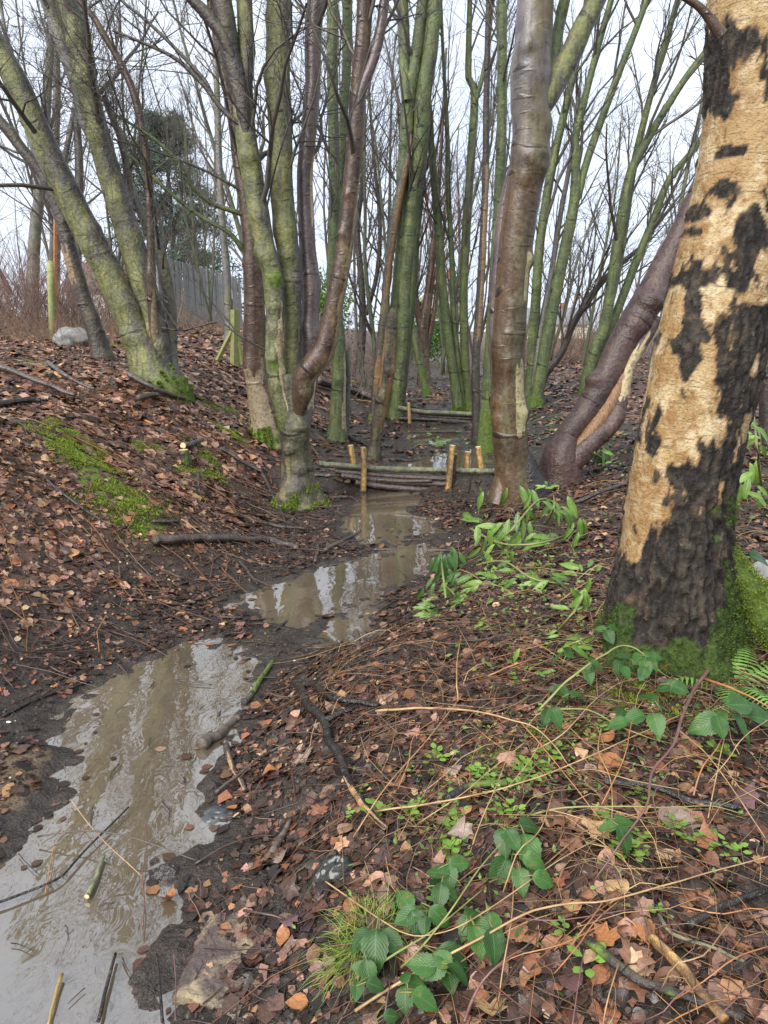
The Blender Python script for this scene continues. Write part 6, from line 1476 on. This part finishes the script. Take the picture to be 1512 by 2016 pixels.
# ferns
def fern(label, base, fronds):
    g = G(*base); t = thing('fern', label, 'fern', g)
    for (a, L, el) in fronds:
        a = radians(a); d = np.array([math.cos(a), math.sin(a), el]); L = L * 1.35; P = grow(g[None], d[None], np.array([L]), 16, .02, -.07, rl)[0]
        Vs, Fs = [], []; V, F = tubes(P[None], np.linspace(.002, .0006, 16)[None], 4); Vs.append(V); Fs.append(F); o = len(V)
        T = nrm(np.gradient(P, axis=0)); sd = nrm(np.cross(T, [0, 0, 1.]))
        for k in range(2, 16):
            ln = L * .26 * math.sin(pi * min(1, (k + 1.5) / 17.5) ** .8)
            for s in (-1, 1):
                dd = nrm(sd[k] * s + T[k] * .3); pp = P[k]; q = 7; tt = np.linspace(0, 1, q)
                w = L * .020 * (1 - tt * .85) * (1 + .35 * (np.arange(q) % 2)); c = pp + dd * (ln * tt)[:, None] + np.outer(tt ** 2, [0, 0, -ln * .25])
                Vs.append(np.concatenate([c - T[k] * w[:, None], c + T[k] * w[:, None]])); Fs.append(np.array([[j, j + 1, q + j + 1, q + j] for j in range(q - 1)]) + o); o += 2 * q
        mk('frond', np.concatenate(Vs), np.concatenate(Fs), FERNM, t, g, smooth=False)
fern('green fern at the foot of the birch on its right side', (1440, 1352), [(170, .22, .5), (120, .24, .9), (60, .26, .9), (10, .28, .7), (-80, .2, .7), (-120, .2, .8), (-30, .2, .35), (220, .17, .3)])
fern('small fern below the mossy root at the right edge', (1492, 1262), [(150, .18, .6), (90, .2, .8), (30, .2, .5), (200, .14, .4)])

# bright seedlings
def seedling(u, v, k, s=.022):
    g = G(u, v); n = 7 + k % 5; Vs, Fs = [], []; o = 0
    for j in range(n):
        a = rl.uniform(0, 2 * pi); rr = rl.uniform(.3, 2.0) * s; c = g + np.array([math.cos(a) * rr, math.sin(a) * rr, .008 + rl.uniform(0, .03)]); d = np.array([math.cos(a), math.sin(a), .2]) * s * .62; w = np.array([-math.sin(a), math.cos(a), .1]) * s * .42
        Vs.append(np.array([c - d, c - d * .3 + w, c + d * .5 + w * .8, c + d, c + d * .5 - w * .8, c - d * .3 - w, ])); Fs.append(np.array([[0, 5, 1, 1]])[:, :3] + o); Fs.append(np.array([[1, 5, 4], [1, 4, 2], [2, 4, 3]]) + o); o += 6
        st_ = np.array([g + [0, 0, -.005], c - d]); w2 = np.array([.0008, 0, 0]); Vs.append(np.array([st_[0] - w2, st_[0] + w2, st_[1]])); Fs.append(np.array([[0, 1, 2]]) + o); o += 3
    tag(mk('seedling', np.concatenate(Vs), np.concatenate(Fs), WEED, None, g), f'small bright green seedling {where(u, v)}', 'seedling', 'bright seedlings on the right bank')
for k, (u, v) in enumerate([(930,1535),(945,1525),(960,1540),(1045,1525),(1060,1512),(1080,1502),(1095,1490),(1035,1540),(1025,1530),(895,1630),(905,1615),(890,1645),(885,1585),(805,1605),(820,1595),(812,1612),(1015,1560),(985,1605),(1010,1605),(1235,1685),(1250,1680),(1262,1655),(1182,1615),(1265,1570),(1425,1490),(1400,1485),(1180,1440),(1065,1120),(1005,1180),(940,1245),(700,1560),(690,1615),(745,1605),(855,1500),(1010,1345),(945,1228),(1330,1640),(1395,1660),(1440,1680),(890,1680),(1110,1840),(1300,1810),(1160,1905),(870,1780)]):
    seedling(u, v, k, .016 + .012 * rl.random())
for k, (u, v) in enumerate([(1105,825),(1120,835),(1140,838),(1085,850),(1215,858),(1190,860),(900,852),(1350,868)]):
    seedling(u, v, k, .06)

# ------------------------------------------------------------------ slab, plastic, rubbish
def slab():
    c = [G(425, 1792), G(516, 1786), G(468, 1990), G(345, 1940)]; z = max(hz(p[0], p[1]) for p in c) * .5 + .012
    q = [onz(425, 1788, z), onz(520, 1782, z), onz(470, 2000, z), onz(340, 1950, z), onz(365, 1840, z)]
    n = 46; loc = q[0]; s, t_ = np.meshgrid(np.linspace(0, 1, n), np.linspace(0, 1, n)); s, t_ = s[..., None], t_[..., None]
    P = (q[4] * .45 + q[0] * .55) * (1 - s) * (1 - t_) + q[1] * s * (1 - t_) + q[2] * s * t_ + q[3] * (1 - s) * t_
    P[..., 2] += (fbm(P * 55, 4, 3) - .5) * .012 - .02 * sstep(.12, 0, s[..., 0]) - .006 * sstep(.97, 1., t_[..., 0])
    edge = (fbm(P * 30, 3, 6) - .5) * .02; P[..., 0] += edge; P[..., 1] += edge
    B = P.copy(); B[..., 2] = z - .09
    i, j = np.meshgrid(np.arange(n - 1), np.arange(n - 1), indexing='ij'); F = np.stack([i * n + j, (i + 1) * n + j, (i + 1) * n + j + 1, i * n + j + 1], -1).reshape(-1, 4)
    ring = np.concatenate([np.arange(n), np.arange(1, n) * n + n - 1, (n - 1) * n + np.arange(n - 2, -1, -1), np.arange(n - 2, 0, -1) * n]); r2 = np.roll(ring, -1)
    m = Mat('mossy_concrete'); p = m.pos(); n1 = m.noise(p, 60, 5, .7); n2 = m.noise(p, 9, 4)
    c_ = m.mix(m.ramp(n1, (.35, 0.), (.65, 1.)), (.17, .13, .08), (.42, .34, .21)); c_ = m.mix(m.ramp(m.math('ADD', n2, m.math('MULTIPLY', m.math('SUBTRACT', n1, .5), .5)), (.36, 0.), (.50, 1.)), c_, (.085, .062, .055))
    m.P(Base_Color=c_, Roughness=.55, Normal=m.bump(n1, .9, .012))
    F2 = np.stack([ring, r2, r2 + n * n, ring + n * n], -1)
    tag(mk('concrete_slab', np.concatenate([P.reshape(-1, 3), B.reshape(-1, 3)]), [F[:, ::-1], F2], m.m, None, loc, smooth=False), 'mud-stained yellowish concrete slab sunk in the mud by the near pool', 'slab')
slab()
def plastic(name, c1, c2, rough=.2): return simple(name, c1, c2, rough, 9, .5)
def crumple(label, name, cat, cpx, size, mat, h=.02, seed=0, fold=14., amp=.03):
    c = G(*cpx); n = 32; s, t_ = np.meshgrid(np.linspace(-1, 1, n), np.linspace(-1, 1, n)); x = c[0] + s * size[0] * (1 + .25 * (fbm2(s, t_, 1.4, 2, seed) - .5)); y = c[1] + t_ * size[1] * (1 + .4 * (fbm2(s, t_, 1.2, 2, seed + 1) - .5))
    rr = np.hypot(s, t_); x = c[0] + (x - c[0]) * np.where(rr > 1, 1 / np.maximum(rr, 1), 1); y = c[1] + (y - c[1]) * np.where(rr > 1, 1 / np.maximum(rr, 1), 1)
    z = height(x, y) + h * .7 * (1 - np.minimum(rr, 1) ** 4) * (.5 + fbm2(x, y, 25., 3, seed + 7)) + amp * (1 - np.abs(2 * fbm(np.stack([x * fold, y * fold * 2.2, x * 0], -1), 3, seed + 2) - 1)) * (1 - np.minimum(rr, 1) ** 3) - .012
    i, j = np.meshgrid(np.arange(n - 1), np.arange(n - 1), indexing='ij'); F = np.stack([i * n + j, i * n + j + 1, (i + 1) * n + j + 1, (i + 1) * n + j], -1).reshape(-1, 4)
    tag(mk(name, np.stack([x, y, z], -1).reshape(-1, 3), F, mat, None, c), label, cat)
crumple('black plastic sheet half buried in the mud above the grass tuft', 'plastic_sheet', 'plastic', (652, 1712), (.085, .06), plastic('black_plastic', (.012, .013, .012), (.035, .038, .032), .16), .015, 2, 22., .04)
crumple('crumpled blue-grey plastic at the edge of the near pool', 'plastic_scrap', 'plastic', (432, 1605), (.085, .075), plastic('blue_grey_plastic', (.02, .027, .036), (.075, .082, .08), .3), .008, 5, 30., .022)
crumple('white plastic bag lying behind the mossy root at the right edge', 'plastic_bag', 'plastic', (1500, 1135), (.14, .10), plastic('white_plastic', (.22, .21, .19), (.42, .40, .37), .5), .07, 8, 8., .05)
crumple('black plastic strip by the fern at the right edge', 'plastic_strip', 'plastic', (1492, 1282), (.09, .02), plastic('dark_plastic_strip', (.012, .014, .018), (.03, .034, .04), .2), .02, 9, 9., .02)
crumple('dark sodden lump of bark in the near pool', 'bark_lump', 'bark', (322, 1722), (.055, .035), BK_BLACK, .02, 12, 26., .03)
crumple('raft of tan woodchip and foam on the near pool', 'debris_raft', 'debris', (245, 1442), (.17, .018), simple('tan_debris', (.22, .14, .07), (.42, .29, .16), .8, 90, .9), .022, 14, 40., .02)
crumple('small white scrap on the mud at the left edge of the near pool', 'plastic_scrap', 'plastic', (17, 1421), (.018, .012), plastic('white_scrap', (.7, .7, .7), (.85, .85, .85), .3), .008, 15, 9., .01)
crumple('white feather-like scrap under the birch brambles', 'plastic_scrap', 'plastic', (1282, 1391), (.022, .012), plastic('white_scrap_2', (.5, .52, .53), (.7, .7, .7), .3), .02, 16, 9., .01)

# conspicuous single leaves
def one_leaf(u, v, s, col, label, kind=0, seed=0):
    g = G(u, v); r2 = np.random.default_rng(seed + 900); size = np.array([s / FPX * np.linalg.norm(g - CAMP)])
    V, F, C = scatter(np.array([g[0]]), np.array([g[1]]), size, LT[kind], np.array([col]), tilt=.3, curl=.7, lift=.018, rng=r2)
    tag(mk('fallen_leaf', V, F, LEAF, None, g, col=C), label, 'leaf')
OR, TA, GY_, PU, BR_ = (.32, .135, .05), (.46, .30, .15), (.26, .20, .16), (.15, .085, .09), (.20, .10, .06)
for k, (u, v, s, c, lab, kd) in enumerate([
 (1198,1508,50,OR,'orange-tan folded leaf under the crossing tan stem',0), (1196,1462,40,OR,'orange leaf standing on edge above the folded leaf',0), (1171,1645,58,TA,'large torn tan leaf in the middle of the right bank',1),
 (1216,1757,52,TA,'pale tan leaf touching the long sweeping stem',0), (893,1525,38,GY_,'greyish leaf left of the seedling patch',0), (786,1548,42,BR_,'brown leaf left of the greyish leaf',0), (936,1576,30,OR,'small orange leaf by the mossy log',0),
 (911,1648,44,GY_,'pale grey-brown leaf below the seedlings',1), (1096,1622,48,BR_,'broad brown leaf right of the broad-leaved bramble',1), (1126,1672,46,BR_,'reddish brown leaf below the torn tan leaf',1), (1346,1622,62,GY_,'large grey leaf below the olive cane at right',0),
 (1311,1622,40,GY_,'narrow grey leaf left of the large grey leaf',0), (1461,1522,40,OR,'orange curled leaf near the right edge',0), (1466,1582,56,PU,'purplish dark leaf at the end of the rotten branch',1), (1266,1842,50,OR,'orange leaf at the tip of the yellow peeled stick',0),
 (1191,1858,50,OR,'orange brown leaf at the end of the stout dark stick',1), (1246,1897,50,BR_,'brown lobed leaf between the stout and yellow sticks',1), (966,2000,60,TA,'pale lobed leaf cut by the bottom edge',1), (557,1855,40,OR,'orange leaf right of the concrete slab',0),
 (585,1985,40,OR,'orange leaf at the bottom edge right of the slab',0), (497,1893,34,BR_,'dark red leaf against the right side of the slab',0), (532,1527,36,OR,'orange leaf on the mud right of the reddish stick',0), (600,1500,42,GY_,'pale grey leaf left of the snaking branch',1),
 (555,1695,46,GY_,'grey leaf at the lower end of the wood wedge',0), (455,1600,26,OR,'small orange leaf on the blue-grey plastic',0), (335,1780,28,OR,'pinkish leaf at the pool edge above the slab',1), (570,1828,40,PU,'purplish leaf between the slab and the orange leaf',1)]):
    one_leaf(u, v, s, c, lab, kd, k)

# scattered small green plants creeping over the right bank
def ground_cover():
    Vs, Fs, Cs, o = [], [], [], 0
    for (u, v, su, sv, n, s0) in [(1010, 1120, 90, 60, 260, .03), (1060, 1200, 80, 60, 160, .022), (1110, 1280, 70, 40, 150, .018), (1040, 1510, 90, 40, 220, .014), (1000, 1560, 120, 50, 160, .013), (860, 1620, 60, 50, 90, .013), (1240, 1640, 140, 60, 110, .013), (1300, 1480, 120, 40, 120, .014), (1440, 1370, 70, 40, 160, .016), (1120, 1430, 90, 30, 120, .014), (1180, 900, 60, 30, 120, .035), (1120, 845, 60, 14, 120, .05), (720, 752, 30, 8, 160, .07), (880, 868, 40, 8, 60, .04), (930, 1790, 120, 60, 90, .012), (1470, 930, 50, 60, 120, .035)]:
        for _ in range(n):
            g = G(rl.normal(u, su), rl.normal(v, sv))
            if g[1] > 30 or pool_d(g[:1], g[1:2])[0][0] < .03: continue
            a = rl.uniform(0, 2 * pi); s_ = s0 * rl.uniform(.5, 1.3); d = np.array([math.cos(a), math.sin(a), rl.uniform(-.2, .6)]) * s_; w = np.array([-math.sin(a), math.cos(a), rl.normal(0, .3)]) * s_ * .45
            c = g + [0, 0, rl.uniform(.008, .03)]; Vs.append(np.array([c - d * .6, c + w, c + d, c - w])); Fs.append(np.array([[0, 1, 2, 3]]) + o); o += 4
            t = rl.random(); Cs.append(np.repeat(((np.array((.05, .11, .02)) * (1 - t) + np.array((.20, .31, .07)) * t))[None], 4, 0))
    tag(mk('ground_cover', np.concatenate(Vs), np.concatenate(Fs), LEAF, col=np.concatenate(Cs)), 'small green leaves creeping over the right bank', 'ground cover', kind='stuff')
ground_cover()

# the fallen leaves that show largest, one by one
CN = ['blackish', 'dark brown', 'brown', 'orange-brown', 'tan', 'pinkish tan', 'dull dark', 'pale tan', 'grey-brown']
rv = np.random.default_rng(31); nl = 0
for k in range(600):
    u, v = rv.uniform(540, 1510), rv.uniform(1400, 2010); g = G(u, v)
    sr = g[0] - float(np.interp(g[1], *XR))
    if sr < .15 or fbm2(g[:1], g[1:2], 1.8, 3, 40)[0] < .44 or rv.random() < .25: continue
    c = rv.choice(9, p=np.array([3, 3, 3, 1.6, 1.4, 1.4, 3, .8, 2.]) / 19.2)
    kind = int(rv.random() < .22); size = np.array([rv.uniform(.045, .085)])
    V, F, C_ = scatter(g[:1], g[1:2], size, LT[kind], (PAL[c] * rv.uniform(.8, 1.2))[None], tilt=.25, curl=.55, lift=.010, rng=rv)
    tag(mk('fallen_leaf', V, F, LEAF, None, g, col=C_), f"{CN[c]} {'lobed' if kind else 'oval'} fallen leaf {where(u, v)}", 'leaf', 'fallen leaves on the right foreground'); nl += 1
    if nl >= 240: break

# wet twigs and bits caught in the near pool
rw = np.random.default_rng(8)
for k, (u0, v0) in enumerate([(60,1700),(130,1830),(225,1520),(300,1470),(330,1600),(180,1610),(40,1860),(250,1900),(360,1540),(120,1500),(210,1780),(385,1345),(300,1350),(150,1960)]):
    a = rw.uniform(0, pi); L = rw.uniform(25, 75); px = [(u0 + L * t * math.cos(a) + rw.normal(0, 3), v0 + .6 * L * t * math.sin(a) + rw.normal(0, 3)) for t in (-.5, 0, .5)]
    stick(f"fine {'brown' if k % 2 else 'black'} twig afloat in the near pool {['by its left edge', 'in its lower half', 'in its upper half', 'near its middle'][0 if u0 < 70 else 1 if v0 > 1750 else 2 if v0 < 1480 else 3]}", px, rw.uniform(2., 4.), ST_DARK if k % 2 else BK_BLACK, 'floating_twig', 'twig', z=.004, sides=6, group='fine twigs afloat in the near pool')
